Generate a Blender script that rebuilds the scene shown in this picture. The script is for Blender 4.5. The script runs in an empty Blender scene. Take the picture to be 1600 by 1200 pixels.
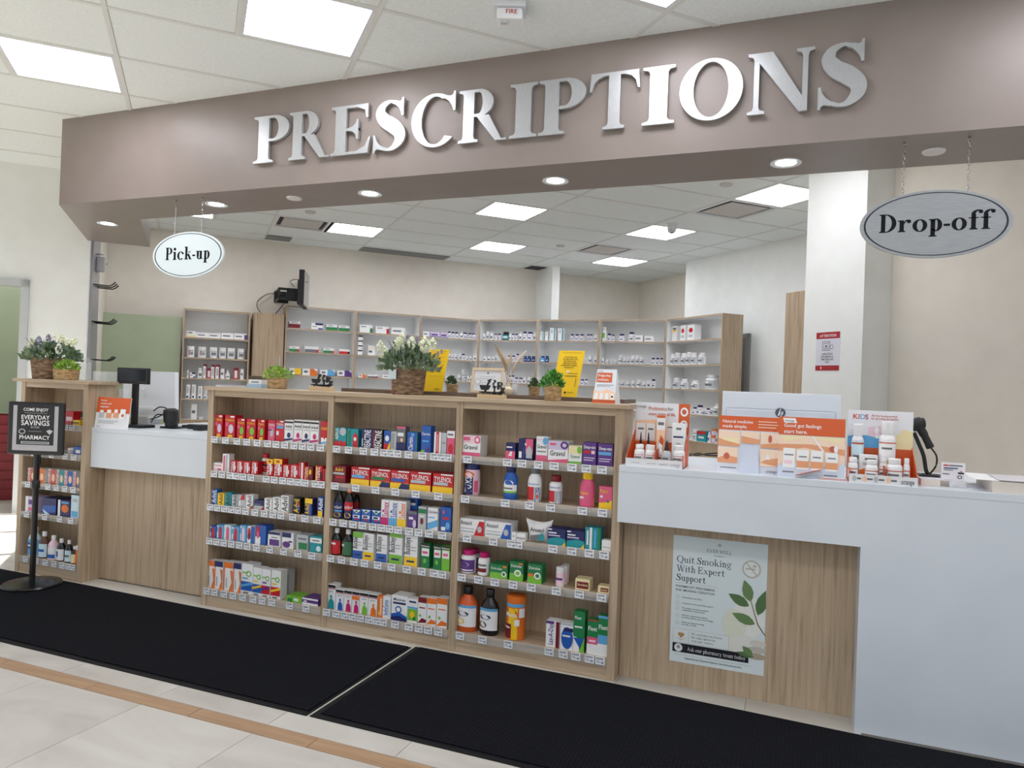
import bpy, bmesh, math, random
from mathutils import Vector, Matrix
random.seed(7)
scene = bpy.context.scene
COL = scene.collection
# ------------------------------------------------------------------ camera
CAM = Vector((3.0088, -3.1031, 1.2581)); YAW, PIT, ROL, FPX = 0.3749, 0.0040, 0.0368, 1133.7
FW = Vector((-math.sin(YAW)*math.cos(PIT), math.cos(YAW)*math.cos(PIT), math.sin(PIT)))
_r = Vector((math.cos(YAW), math.sin(YAW), 0)); _u = _r.cross(FW)
RT = _r*math.cos(ROL)+_u*math.sin(ROL); UP = _u*math.cos(ROL)-_r*math.sin(ROL)
cd = bpy.data.cameras.new('camera'); cam = bpy.data.objects.new('camera', cd); COL.objects.link(cam)
mw = Matrix((RT, UP, -FW)).transposed().to_4x4(); mw.translation = CAM; cam.matrix_world = mw
cd.sensor_width = 36; cd.lens = 36*FPX/1600; cd.clip_start = .05; cd.clip_end = 100
scene.camera = cam
# ------------------------------------------------------------------ world, sun, exposure
w = bpy.data.worlds.new('world'); scene.world = w; w.use_nodes = True
bg = w.node_tree.nodes['Background']; bg.inputs[0].default_value = (.84, .91, 1, 1); bg.inputs[1].default_value = .74
S2 = 2**-.5
sl = bpy.data.lights.new('sun', 'SUN'); sl.energy = 14; sl.angle = .01; sl.color = (1, .95, .88)
sun = bpy.data.objects.new('sun', sl); COL.objects.link(sun)
EL = math.radians(57); sd = Vector((S2*math.cos(EL), S2*math.cos(EL), -math.sin(EL)))
sun.rotation_euler = sd.to_track_quat('-Z', 'Y').to_euler(); sun.location = (-6, -4, 6)
vs = scene.view_settings; vs.view_transform = 'Standard'; vs.look = 'None'; vs.gamma = 1; vs.use_curve_mapping = False; vs.exposure = 0.2
PANEL_E, DOWN_E = 11.5, 34.0
# ------------------------------------------------------------------ photo pixel -> place (needs the plane the thing stands on)
def ray(x, y): return FW*FPX+RT*(x-800)+UP*(600-y)
def onZ(x, y, z): d = ray(x, y); return CAM+d*((z-CAM.z)/d.z)
def onY(x, y, Y): d = ray(x, y); return CAM+d*((Y-CAM.y)/d.y)
D1 = Vector((S2, S2, 0)); D2 = Vector((-S2, S2, 0))
def onN(x, y, n, c): d = ray(x, y); return CAM+d*((c-n.dot(CAM))/n.dot(d))
def rm(a, b, z=0): return Vector(((a-b)*S2, (a+b)*S2, z))
# ------------------------------------------------------------------ materials
_m = {}
def lin(c): c /= 255.; return c/12.92 if c <= .04045 else ((c+.055)/1.055)**2.4
def M(rgb, rough=.5, metal=0., alpha=1., emit=0., spec=.5, bump=0., bscale=200):
    k = (tuple(rgb), rough, metal, alpha, emit, bump, bscale)
    if k in _m: return _m[k]
    m = bpy.data.materials.new('mat_%d' % len(_m)); m.use_nodes = True
    nt = m.node_tree; b = nt.nodes['Principled BSDF']
    c = tuple(lin(v) for v in rgb)+(1,)
    b.inputs['Base Color'].default_value = c; b.inputs['Roughness'].default_value = rough
    b.inputs['Metallic'].default_value = metal; b.inputs['Alpha'].default_value = alpha
    b.inputs['Specular IOR Level'].default_value = spec
    if emit: b.inputs['Emission Color'].default_value = c; b.inputs['Emission Strength'].default_value = emit
    if bump:
        tc = nt.nodes.new('ShaderNodeTexCoord'); n = nt.nodes.new('ShaderNodeTexNoise'); n.inputs['Scale'].default_value = bscale
        bp = nt.nodes.new('ShaderNodeBump'); bp.inputs['Strength'].default_value = bump; bp.inputs['Distance'].default_value = .004
        nt.links.new(tc.outputs['Object'], n.inputs['Vector']); nt.links.new(n.outputs['Fac'], bp.inputs['Height']); nt.links.new(bp.outputs['Normal'], b.inputs['Normal'])
    _m[k] = m; return m
def noisy(name, stops, scale, vec, detail=6, rough=.5, bump=0., metal=0., rrange=None, dist=0., spec=.5):
    m = bpy.data.materials.new(name); m.use_nodes = True; nt = m.node_tree; b = nt.nodes['Principled BSDF']
    b.inputs['Roughness'].default_value = rough; b.inputs['Metallic'].default_value = metal; b.inputs['Specular IOR Level'].default_value = spec
    tc = nt.nodes.new('ShaderNodeTexCoord'); mp = nt.nodes.new('ShaderNodeMapping'); mp.inputs['Scale'].default_value = vec
    oi = nt.nodes.new('ShaderNodeObjectInfo'); ad = nt.nodes.new('ShaderNodeVectorMath'); ad.operation = 'ADD'
    sc = nt.nodes.new('ShaderNodeVectorMath'); sc.operation = 'SCALE'; sc.inputs[0].default_value = (13, 7, 5)
    nt.links.new(oi.outputs['Random'], sc.inputs['Scale']); nt.links.new(tc.outputs['Object'], ad.inputs[0]); nt.links.new(sc.outputs[0], ad.inputs[1])
    n = nt.nodes.new('ShaderNodeTexNoise'); n.inputs['Scale'].default_value = scale; n.inputs['Detail'].default_value = detail; n.inputs['Distortion'].default_value = dist
    cr = nt.nodes.new('ShaderNodeValToRGB'); e = cr.color_ramp.elements
    while len(e) < len(stops): e.new(.5)
    for el, (p, c) in zip(e, stops): el.position = p; el.color = tuple(lin(v) for v in c)+(1,)
    L = nt.links.new
    L(ad.outputs[0], mp.inputs['Vector']); L(mp.outputs[0], n.inputs['Vector']); L(n.outputs['Fac'], cr.inputs[0]); L(cr.outputs[0], b.inputs['Base Color'])
    if bump:
        bp = nt.nodes.new('ShaderNodeBump'); bp.inputs['Strength'].default_value = bump; bp.inputs['Distance'].default_value = .003
        L(n.outputs['Fac'], bp.inputs['Height']); L(bp.outputs[0], b.inputs['Normal'])
    return m
WOOD = [(.2, (142, 119, 95)), (.45, (181, 159, 132)), (.62, (191, 170, 143)), (.85, (206, 187, 160))]
WZ = noisy('wood_vertical', WOOD, 3, (22, 22, .9), 8, .5, .05, dist=.6)
WX = noisy('wood_horizontal', WOOD, 3, (.9, 22, 22), 8, .5, .05, dist=.6)
WD = noisy('wood_ledge', [(.25, (84, 68, 55)), (.8, (128, 107, 88))], 3, (.9, 22, 22), 8, .5, dist=.5)
WSTRIP = noisy('wood_strip', [(.25, (158, 126, 96)), (.75, (184, 153, 121))], 3, (1.2, 18, 18), 8, .45, dist=.5)
TILE = noisy('stone_tile', [(.3, (188, 183, 175)), (.55, (202, 198, 190)), (.8, (211, 208, 201))], 1.6, (1, 2.2, 1), 9, .38, dist=1.5)
CEIL = noisy('ceiling_tile', [(.3, (234, 240, 239)), (.7, (242, 248, 247))], 60, (1, 1, 1), 3, .9, .15)
WALL = noisy('wall_paint', [(.3, (230, 223, 211)), (.7, (235, 229, 217))], 6, (1, 1, 1), 3, .75)
WALLW = noisy('wall_paint_white', [(.3, (241, 243, 239)), (.7, (245, 248, 244))], 6, (1, 1, 1), 3, .75)
TAUPE = noisy('header_paint', [(.3, (138, 127, 121)), (.7, (143, 132, 126))], 5, (1, 1, 1), 3, .38, spec=.4)
ALU = noisy('brushed_aluminium', [(.3, (146, 150, 152)), (.7, (164, 167, 168))], 8, (2, 60, 60), 4, .4, .03, metal=.6)
ALUZ = noisy('brushed_letters', [(.3, (190, 193, 195)), (.7, (206, 208, 210))], 8, (60, 60, 3), 4, .36, .02, metal=.7)
WICK = noisy('wicker', [(.3, (74, 54, 38)), (.5, (124, 98, 74)), (.7, (160, 132, 104))], 30, (1, 1, 3), 4, .8, .9)
ROPE = noisy('rope_basket', [(.3, (140, 108, 70)), (.6, (192, 160, 116)), (.8, (212, 184, 142))], 40, (1, 1, 2), 4, .8, .8)
WHITE = M((226, 229, 233), .35); BLK = M((18, 18, 20), .45); GREYM = M((150, 152, 155), .4, .6)
LAM = noisy('white_laminate', [(.3, (214, 221, 228)), (.7, (219, 226, 233))], 4, (1, 1, 1), 2, .33)
CLEAR = M((235, 240, 242), .12, 0, .16); SHELFW = M((244, 245, 244), .5)
# ------------------------------------------------------------------ objects
def link(o, parent=None):
    COL.objects.link(o)
    if parent: o.parent = parent
    return o
def tag(o, label=None, cat=None, group=None, kind=None):
    if label: o['label'] = label
    if cat: o['category'] = cat
    if group: o['group'] = group
    if kind: o['kind'] = kind
    return o
def thing(name, label, cat, loc=(0, 0, 0), rz=0, group=None):
    o = bpy.data.objects.new(name, None); o.empty_display_size = .05; link(o)
    o.location = loc; o.rotation_euler = (0, 0, rz); return tag(o, label, cat, group)
def mobj(name, vs_, fs, mats, parent=None, mi=None, smooth=False):
    me = bpy.data.meshes.new(name); me.from_pydata([tuple(v) for v in vs_], [], fs)
    for m in (mats if isinstance(mats, (list, tuple)) else [mats]): me.materials.append(m)
    if mi: me.polygons.foreach_set('material_index', mi)
    if smooth: me.polygons.foreach_set('use_smooth', [True]*len(me.polygons))
    me.update(); return link(bpy.data.objects.new(name, me), parent)
BF = [(0, 3, 2, 1), (4, 5, 6, 7), (0, 1, 5, 4), (1, 2, 6, 5), (2, 3, 7, 6), (3, 0, 4, 7)]
def bxv(x0, x1, y0, y1, z0, z1):
    return [(x0, y0, z0), (x1, y0, z0), (x1, y1, z0), (x0, y1, z0), (x0, y0, z1), (x1, y0, z1), (x1, y1, z1), (x0, y1, z1)]
def box(name, x0, x1, y0, y1, z0, z1, mat, parent=None, bev=0):
    if not bev: return mobj(name, bxv(x0, x1, y0, y1, z0, z1), BF, mat, parent)
    bm = bmesh.new(); v = [bm.verts.new(c) for c in bxv(x0, x1, y0, y1, z0, z1)]
    for f in BF: bm.faces.new([v[i] for i in f])
    bmesh.ops.bevel(bm, geom=bm.edges[:], offset=bev, segments=2, affect='EDGES', profile=.6)
    return bmo(name, bm, mat, parent)
def bmo(name, bm, mat, parent=None, smooth=False):
    me = bpy.data.meshes.new(name); bm.normal_update(); bm.to_mesh(me); bm.free()
    for m in (mat if isinstance(mat, (list, tuple)) else [mat]): me.materials.append(m)
    if smooth: me.polygons.foreach_set('use_smooth', [True]*len(me.polygons))
    return link(bpy.data.objects.new(name, me), parent)
def boxes(name, L, mat, parent=None):
    v, f = [], []
    for b in L:
        n = len(v); v += bxv(*b); f += [tuple(i+n for i in q) for q in BF]
    return mobj(name, v, f, mat, parent)
def lathe(name, prof, mat, parent=None, n=16, loc=(0, 0, 0), mi=None, sx=1, sy=1, smooth=True):
    v, f, idx = [], [], []
    for r, z in prof:
        for k in range(n):
            t = 2*math.pi*k/n; v.append((loc[0]+r*math.cos(t)*sx, loc[1]+r*math.sin(t)*sy, loc[2]+z))
    for i in range(len(prof)-1):
        for k in range(n):
            f.append((i*n+k, i*n+(k+1) % n, (i+1)*n+(k+1) % n, (i+1)*n+k)); idx.append(mi[i] if mi else 0)
    f.append(tuple(range(n-1, -1, -1))); idx.append(mi[0] if mi else 0)
    f.append(tuple(range((len(prof)-1)*n, len(prof)*n))); idx.append(mi[-1] if mi else 0)
    o = mobj(name, v, f, mat, parent, idx)
    if smooth:
        o.data.polygons.foreach_set('use_smooth', [len(p.vertices) == 4 for p in o.data.polygons])
        o.data.set_sharp_from_angle(angle=.7)
    return o
def tubemesh(pts, r, n=6, v=None, f=None):
    v = [] if v is None else v; f = [] if f is None else f
    pts = [Vector(p) for p in pts]; base = len(v); up = Vector((0, 0, 1))
    for i, p in enumerate(pts):
        t = (pts[min(i+1, len(pts)-1)]-pts[max(i-1, 0)]).normalized()
        a = t.cross(up if abs(t.z) < .95 else Vector((1, 0, 0))).normalized(); b = t.cross(a)
        rr = r[i] if isinstance(r, (list, tuple)) else r
        for k in range(n):
            q = 2*math.pi*k/n; v.append(p+a*math.cos(q)*rr+b*math.sin(q)*rr)
    for i in range(len(pts)-1):
        for k in range(n): f.append((base+i*n+k, base+i*n+(k+1) % n, base+(i+1)*n+(k+1) % n, base+(i+1)*n+k))
    f.append(tuple(base+k for k in range(n-1, -1, -1))); f.append(tuple(base+(len(pts)-1)*n+k for k in range(n)))
    return v, f
def tube(name, pts, r, mat, parent=None, n=8):
    v, f = tubemesh(pts, r, n); return mobj(name, v, f, mat, parent, smooth=True)
def spline(pts, n=8):
    P = [Vector(p) for p in pts]; P = [2*P[0]-P[1]]+P+[2*P[-1]-P[-2]]; out = []
    for i in range(1, len(P)-2):
        for k in range(n):
            t = k/n; a, b, c, d = P[i-1:i+3]
            out.append(.5*((2*b)+(c-a)*t+(2*a-5*b+4*c-d)*t*t+(3*b-a-3*c+d)*t**3))
    return out+[P[-2]]
# ------------------------------------------------------------------ lettering: plain sans from the built-in font
_tx = {}
def sans(txt, bold=0):
    k = (txt, bold)
    if k not in _tx:
        cu = bpy.data.curves.new('t', 'FONT'); cu.body = txt; cu.resolution_u = 2; cu.size = 1; cu.offset = bold
        o = bpy.data.objects.new('t', cu); me = o.to_mesh()
        vv = [(v.co.x, v.co.y) for v in me.vertices]; ff = [tuple(p.vertices) for p in me.polygons]
        o.to_mesh_clear(); bpy.data.objects.remove(o); bpy.data.curves.remove(cu)
        x0 = min((p[0] for p in vv), default=0); x1 = max((p[0] for p in vv), default=1)
        _tx[k] = ([((x-x0)/.73, y/.73) for x, y in vv], ff, (x1-x0)/.73)   # cap height 1
    return _tx[k]
# ------------------------------------------------------------------ lettering: a high-contrast serif drawn from stems, bowls and strokes
def gl(ch, S):
    T = .055; s = .085; P = []
    def stem(x, y0=0., y1=1., w=S, sb=1, st=1, lt=1, rt=1, lb=1, rb=1):
        q = []; b = .07; t = .045
        q += [(x-(s if lb and sb else 0), y0), (x+w+(s if rb and sb else 0), y0)]
        if sb and rb: q += [(x+w+s, y0+t), (x+w+.02, y0+t+.02), (x+w, y0+t+b)]
        if st and rt: q += [(x+w, y1-t-b), (x+w+.02, y1-t-.02), (x+w+s, y1-t)]
        q += [(x+w+(s if rt and st else 0), y1), (x-(s if lt and st else 0), y1)]
        if st and lt: q += [(x-s, y1-t), (x-.02, y1-t-.02), (x, y1-t-b)]
        if sb and lb: q += [(x, y0+t+b), (x-.02, y0+t+.02), (x-s, y0+t)]
        P.append(q)
    def arc(cx, cy, rx, ry, tx, ty, a0, a1, n=20):
        if a1-a0 > 359: arc(cx, cy, rx, ry, tx, ty, a0, (a0+a1)/2, n//2); arc(cx, cy, rx, ry, tx, ty, (a0+a1)/2, a1, n//2); return
        A = [math.radians(a0+(a1-a0)*i/n) for i in range(n+1)]
        P.append([(cx+rx*math.cos(a), cy+ry*math.sin(a)) for a in A]+[(cx+(rx-tx)*math.cos(a), cy+(ry-ty)*math.sin(a)) for a in reversed(A)])
    def rect(x0, y0, x1, y1): P.append([(x0, y0), (x1, y0), (x1, y1), (x0, y1)])
    def lin_(x0, y0, x1, y1, w_): P.append([(x0-w_/2, y0), (x0+w_/2, y0), (x1+w_/2, y1), (x1-w_/2, y1)])
    def poly(*q): P.append(list(q))
    def stroke(pts, ws, n=8):
        C = spline([(x, y, 0) for x, y in pts], n); W_ = spline([(w_, 0, 0) for w_ in ws], n); a, b = [], []
        for i, c in enumerate(C):
            t = C[min(i+1, len(C)-1)]-C[max(i-1, 0)]; nn = Vector((-t.y, t.x, 0)).normalized()*W_[i].x/2
            a.append((c.x+nn.x, c.y+nn.y)); b.append((c.x-nn.x, c.y-nn.y))
        P.append(a+b[::-1])
    def dot(x, y, r): P.append([(x+r*math.cos(k*math.pi/6), y+r*math.sin(k*math.pi/6)) for k in range(12)])
    def ser(x, y, l, up=1): rect(x-l, y, x+l, y+.045*up) if up > 0 else rect(x-l, y-.045, x+l, y)
    X = .64; h = .06
    def bowl(x, cy, rx, ry): rect(x, cy+ry-T, x+.08, cy+ry); rect(x, cy-ry, x+.08, cy-ry+T); arc(x+.08, cy, rx, ry, S, T, -90, 90)
    if ch == 'P': stem(.1, rt=0); bowl(.1+S, .725, .3, .275)
    elif ch == 'R': stem(.1, rt=0); bowl(.1+S, .74, .28, .26); poly((.28+S*.3, .5), (.28+S*1.5, .5), (.82, .03), (.92, .03), (.92, 0), (.82-S*.55, 0))
    elif ch == 'D': stem(.1, rt=0, rb=0); rect(.1+S, 1-T, .3, 1); rect(.1+S, 0, .3, T); arc(.3, .5, .5, .5, S*1.05, T, -90, 90)
    elif ch == 'B': stem(.1, rt=0, rb=0); bowl(.1+S, .76, .24, .24); bowl(.1+S, .27, .3, .27)
    elif ch in 'EFL':
        stem(.1, rt=0 if ch != 'L' else 1, rb=1 if ch == 'F' else 0); r = .7
        if ch != 'L':
            rect(.1+S, 1-T, r, 1); poly((r-.2, 1-T), (r-.06, .88), (r-.03, .72), (r, .72), (r, 1-T))
            rect(.1+S, .48, .52, .48+T); poly((.34, .48), (.34, .48+T), (.42, .56), (.48, .62), (.5, .7), (.53, .7), (.53, .48)); poly((.34, .53), (.53, .53), (.53, .3), (.5, .3), (.48, .4), (.42, .46), (.34, .48))
        if ch != 'F': rect(.1+S, 0, r+.02, T); poly((r-.2, T), (r-.04, .14), (r+.03, .32), (r+.06, .32), (r+.02, T))
    elif ch == 'I': stem(.1)
    elif ch == 'T':
        stem(.33, st=0); rect(.02, 1-T, .64+S, 1); e = .64+S
        poly((.02, 1-T), (0, .68), (.03, .68), (.07, .82), (.14, .9), (.26, 1-T)); poly((e, 1-T), (e+.02, .68), (e-.01, .68), (e-.05, .82), (e-.12, .9), (e-.24, 1-T))
    elif ch in 'OQ':
        arc(.5, .5, .5, .52, S*1.12, T, 0, 360, 40)
        if ch == 'Q': stroke([(.45, .05), (.7, -.08), (1., -.2)], [.06, .12, .04])
    elif ch in 'CG':
        arc(.52, .5, .52, .52, S*1.12, T, 62, 318, 34); poly((.64, .915), (.7, .985), (.764, .959), (.85, .945), (.9, .97), (.915, 1.03), (.955, 1.03), (.955, .66), (.915, .66), (.885, .75), (.81, .85), (.73, .905))
        if ch == 'G': stem(.78, -.01, .42, sb=0)
    elif ch == 'N': stem(.14, 0, 1, .075, rt=0); stem(.82, 0, 1, .075, sb=0); poly((.04, 1), (.14+S*1.3, 1), (.895, .1), (.895, -.01), (.78, -.01), (.19, .87))
    elif ch == 'M': stem(.12, 0, 1, .07, rt=0); stem(1.02-S, 0, 1, S, lt=0); lin_(.53, 0, .2, 1, S); lin_(.53, 0, 1.0-S*.6, 1, .07)
    elif ch == 'H': stem(.1); stem(.75-S); rect(.1, .47, .75, .47+T)
    elif ch == 'A': lin_(.12, 0, .46, 1, .06); lin_(.8, 0, .46, 1, S*1.05); rect(.25, .3, .65, .35); ser(.12, 0, .11); ser(.8, 0, .15)
    elif ch == 'V': lin_(.46, 0, .12, 1, S*1.05); lin_(.46, 0, .82, 1, .06); ser(.12, 1, .15, -1); ser(.82, 1, .11, -1)
    elif ch == 'W':
        for q in (0, .46): lin_(.4+q, 0, .12+q, 1, S*1.02); lin_(.4+q, 0, .64+q, 1, .06)
        ser(.12, 1, .14, -1); ser(.58, 1, .12, -1); ser(1.1, 1, .11, -1)
    elif ch == 'Y': stem(.36, 0, .45, st=0); lin_(.36+S/2, .42, .12, 1, S); lin_(.36+S/2, .42, .8, 1, .06); ser(.12, 1, .14, -1); ser(.8, 1, .1, -1)
    elif ch == 'S':
        k = S*1.15
        stroke([(.46, .95), (.35, .975), (.2, .905), (.145, .76), (.24, .61), (.42, .49), (.565, .35), (.57, .2), (.45, .06), (.33, .025), (.22, .045)],
               [.065, .06, .13, k*.95, k*1.15, k*1.25, k*1.1, k*.9, .11, .06, .065], 6)
        poly((.4, .99), (.5, .98), (.57, .96), (.605, .98), (.615, 1.03), (.65, 1.03), (.65, .68), (.61, .68), (.59, .76), (.54, .84), (.47, .905), (.4, .93))
        poly((.28, .015), (.18, .025), (.09, .045), (.045, .02), (.035, -.03), (.0, -.03), (.0, .33), (.035, .33), (.06, .24), (.11, .16), (.18, .1), (.28, .065))
    elif ch in 'bdpqhnmruil':
        y1 = 1.02 if ch in 'bdhl' else X; xr = .1+S; rx = .27
        if ch in 'il': stem(.1, 0, y1, st=1, rt=0)
        if ch == 'i': dot(.1+S/2, .86, S*.62)
        if ch in 'hnmr': stem(.1, 0, y1, rt=0)
        if ch in 'hn' or ch == 'm': arc(xr+.12, X-.2, .2, .22, S*.8, .09, 0, 150); stem(xr+.32-S*.9, 0, X-.2, S*.9, st=0)
        if ch == 'm': arc(xr+.52, X-.2, .2, .22, S*.8, .09, 0, 150); stem(xr+.72-S*.9, 0, X-.2, S*.9, st=0)
        if ch == 'r': stroke([(xr-.02, .42), (xr+.08, .6), (xr+.2, .63)], [.04, .07, .09]); dot(xr+.22, .57, S*.5)
        if ch == 'u': stem(.1, .18, X, sb=0, rt=0); arc(.1+.24, .2, .24, .22, S*.8, .08, 180, 320); stem(.58-S, 0, X, st=1, rt=0, lb=0)
        if ch in 'pb': stem(.1, -.3 if ch == 'p' else 0, y1, rt=0, sb=ch == 'p'); arc(xr+.04, X/2, rx, X/2+.02, S, h, -140, 140, 26)
        if ch in 'qd': arc(.34, X/2, .31, X/2+.02, S, h, 40, 320, 26); stem(.4, -.3 if ch == 'q' else 0, y1, rt=0, sb=1, lb=ch == 'q')
    elif ch == 'k': stem(.1, 0, 1.02, rt=0); lin_(.18+S*.5, .28, .52, X, .06); poly((.24+S*.3, .4), (.24+S*1.2, .42), (.68, .03), (.68, 0), (.5, 0)); ser(.52, X, .1, -1); ser(.6, 0, .12)
    elif ch == 'o': arc(.33, X/2, .33, X/2+.02, S, h, 0, 360, 32)
    elif ch in 'ce':
        arc(.33, X/2, .33, X/2+.02, S, h, 40 if ch == 'c' else 5, 318, 28)
        if ch == 'e': rect(.14, .33, .65, .385); arc(.33, X/2, .33, X/2+.02, S*.8, h, 4, 60, 8)
        else: dot(.54, .5, S*.45)
    elif ch == 'f': stem(.14, 0, .8, st=0); arc(.14+S*.5+.2, .8, .2+S*.5, .24, S*.9, .08, 75, 180); dot(.14+S+.2, .93, S*.5); rect(.02, X-.05, .45, X)
    elif ch == 't': stem(.14, .14, .86, sb=0, st=0); arc(.14+.18, .16, .18, .18, S*.8, .07, 180, 330); rect(.02, X-.05, .44, X)
    elif ch == 'a': arc(.28, X-.21, .24, .22, S*.85, .06, 0, 165); stem(.52-S*.9, .0, X-.2, S*.9, st=0, lb=0); arc(.25, .19, .24, .2, S*.8, .05, 80, 330, 20)
    elif ch == 's': stroke([(.42, .5), (.33, .6), (.2, .61), (.1, .5), (.22, .37), (.36, .28), (.42, .15), (.32, .03), (.18, .02), (.06, .14)], [.03, .05, .06, S*.75, S*.95, S*.95, S*.75, .06, .05, .03], 5)
    elif ch == 'g': arc(.28, .42, .25, .24, S*.85, .05, 0, 360, 24); arc(.3, -.12, .3, .18, S*.6, .06, 0, 360, 24); rect(.14, .03, .42, .11); stroke([(.42, .58), (.52, .66), (.6, .64)], [.05, .06, .08])
    elif ch == 'x': lin_(.52, 0, .1, X, S); lin_(.06, 0, .5, X, .06); ser(.52, 0, .13); ser(.06, 0, .1); ser(.1, X, .13, -1); ser(.5, X, .1, -1)
    elif ch == 'y': lin_(.34, 0, .1, X, S); lin_(.2, -.3, .56, X, .06); ser(.1, X, .13, -1); ser(.56, X, .1, -1); dot(.17, -.27, S*.5)
    elif ch == 'w':
        for q in (0, .34): lin_(.28+q, 0, .1+q, X, S); lin_(.28+q, 0, .46+q, X, .055)
        ser(.1, X, .12, -1); ser(.8, X, .1, -1)
    elif ch == '-': rect(.02, .24, .3, .24+S*.62)
    return P
def serif_text(txt, S=.15, gap=.07):
    x = 0; out = []
    for ch in txt:
        if ch == ' ': x += .3; continue
        P = gl(ch, S)
        if not P: x += .3; continue
        a = min(q[0] for p in P for q in p); b = max(q[0] for p in P for q in p)
        out += [[(q[0]-a+x, q[1]) for q in p] for p in P]; x += b-a+gap-(.16 if ch == 'f' else 0)
    return out, x-gap
# ------------------------------------------------------------------ printed faces
CC = dict(R=(200, 28, 40), D=(122, 20, 34), W=(240, 240, 240), K=(22, 22, 26), N=(28, 36, 96), B=(32, 92, 178), C=(96, 172, 222), T=(22, 148, 158), G=(28, 128, 72), L=(122, 190, 62),
          Y=(246, 202, 34), O=(232, 118, 36), P=(226, 92, 132), M=(196, 28, 110), V=(92, 52, 132), S=(188, 192, 196), A=(110, 112, 116), E=(240, 226, 176), Q=(206, 232, 240), U=(214, 92, 34), H=(250, 206, 170), I=(96, 62, 44), J=(214, 200, 226), a=(208, 216, 232), h=(226, 158, 114), y=(244, 216, 190), F=(58, 110, 74), X=(244, 210, 222), Z=(196, 94, 70))
def cm(c, rough=.42): return M(CC[c] if isinstance(c, str) else c, rough)
def parse(s): return [e.strip().split(' ') for e in s.split('|')]
def print_mesh(name, elems, W, H, mapf, parent, step=.0005, bend=False):
    """elems in 0..1 of a W x H face; mapf(x, z, off) -> 3D point"""
    v, f, mi, mats = [], [], [], []; k = 0
    def add(pts2, faces, c):
        m = cm(c) if not isinstance(c, bpy.types.Material) else c
        if m not in mats: mats.append(m)
        n = len(v); v.extend(mapf(x, z, step*k) for x, z in pts2)
        for q in faces: f.append(tuple(i+n for i in q)); mi.append(mats.index(m))
    for e in elems:
        k += 1; t = e[0]
        if t == 'r':
            u0, v0, u1, v1 = (float(q) for q in e[1:5]); n = max(1, int(abs(u1-u0)*10)) if bend else 1
            pts = []; fs = []
            for i in range(n+1): u = u0+(u1-u0)*i/n; pts += [(u*W, v0*H), (u*W, v1*H)]
            for i in range(n): fs.append((2*i, 2*i+2, 2*i+3, 2*i+1))
            add(pts, fs, e[5])
        elif t == 'e':
            cu, cv, ru, rv = (float(q) for q in e[1:5]); add([((cu+ru*math.cos(a*.3927))*W, (cv+rv*math.sin(a*.3927))*H) for a in range(16)], [tuple(range(16))], e[5])
        elif t == 'p':
            q = [float(x) for x in e[2:]]; add([(q[i]*W, q[i+1]*H) for i in range(0, len(q), 2)], [tuple(range(len(q)//2))], e[1])
        elif t in ('t', 'l', 's', 'z'):   # t centred sans, l left sans, s left serif, z centred serif
            txt = e[1].replace('_', ' '); u, vv, hh = (float(q) for q in e[2:5]); c = e[5]; rot = float(e[6]) if len(e) > 6 else 0; fit = float(e[7]) if len(e) > 7 else .94
            sz = hh*H
            if t in ('t', 'l'): P2, F2, wd = sans(txt, .012)
            else:
                pol, wd = serif_text(txt, .13); P2, F2 = [], []
                for p in pol: F2.append(tuple(range(len(P2), len(P2)+len(p)))); P2 += p
            lim = (H if rot else W)*fit; sx = min(sz, lim/max(wd, .01)); cr, sr = math.cos(math.radians(rot)), math.sin(math.radians(rot))
            o = -wd/2 if t in ('t', 'z') else 0
            pts = []
            for x, y in P2: x = (x+o)*sx; y = (y-.5)*sz; pts.append((u*W+x*cr-y*sr, vv*H+x*sr+y*cr))
            add(pts, F2, c)
    if not v: return None
    return mobj(name, v, f, mats, parent, mi)
def flat_print(name, spec, W, H, parent, y=0., x0=None, z0=0., step=.0005):
    x0 = -W/2 if x0 is None else x0
    return print_mesh(name, parse(spec) if isinstance(spec, str) else spec, W, H, lambda x, z, o: (x0+x, y-o, z0+z), parent, step)
# ------------------------------------------------------------------ packages
def carton(loc, rz, w, h, d, spec, label, group, name='medicine_box', lean=0):
    e = parse(spec); t = thing(name, label, 'box', loc, rz, group)
    box('carton', -w/2, w/2, 0, d, 0, h, cm(e[0][0]), t, min(.0015, w*.03))
    if len(e) > 1: print_mesh('print', e[1:], w, h, lambda x, z, o: (-w/2+x, -.0003-o, z), t)
    return t
PROF = dict(wide=[(.92, 0), (1, .03), (1, .56), (.9, .66), (.64, .74), (.62, .77)], pill=[(.86, 0), (1, .03), (1, .66), (.9, .74), (.62, .79)], syrup=[(.9, 0), (1, .03), (1, .58), (.85, .68), (.42, .8), (.36, .83)],
            jar=[(.94, 0), (1, .04), (1, .74), (.95, .78)], can=[(.97, 0), (1, .02), (1, .87)], vial=[(.95, 0), (1, .04), (1, .76)], tum=[(.8, 0), (.95, .08), (1, .35), (.95, .7), (.86, .82)], dropper=[(.9, 0), (1, .03), (1, .5), (.85, .58), (.42, .62)])
CAPR = dict(wide=(.7, .76, 1), pill=(.78, .79, 1), syrup=(.44, .82, 1), jar=(1.03, .77, 1), can=(1.03, .87, 1), vial=(1.0, .76, 1), tum=(.9, .82, 1), dropper=(.5, .62, .74))
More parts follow.
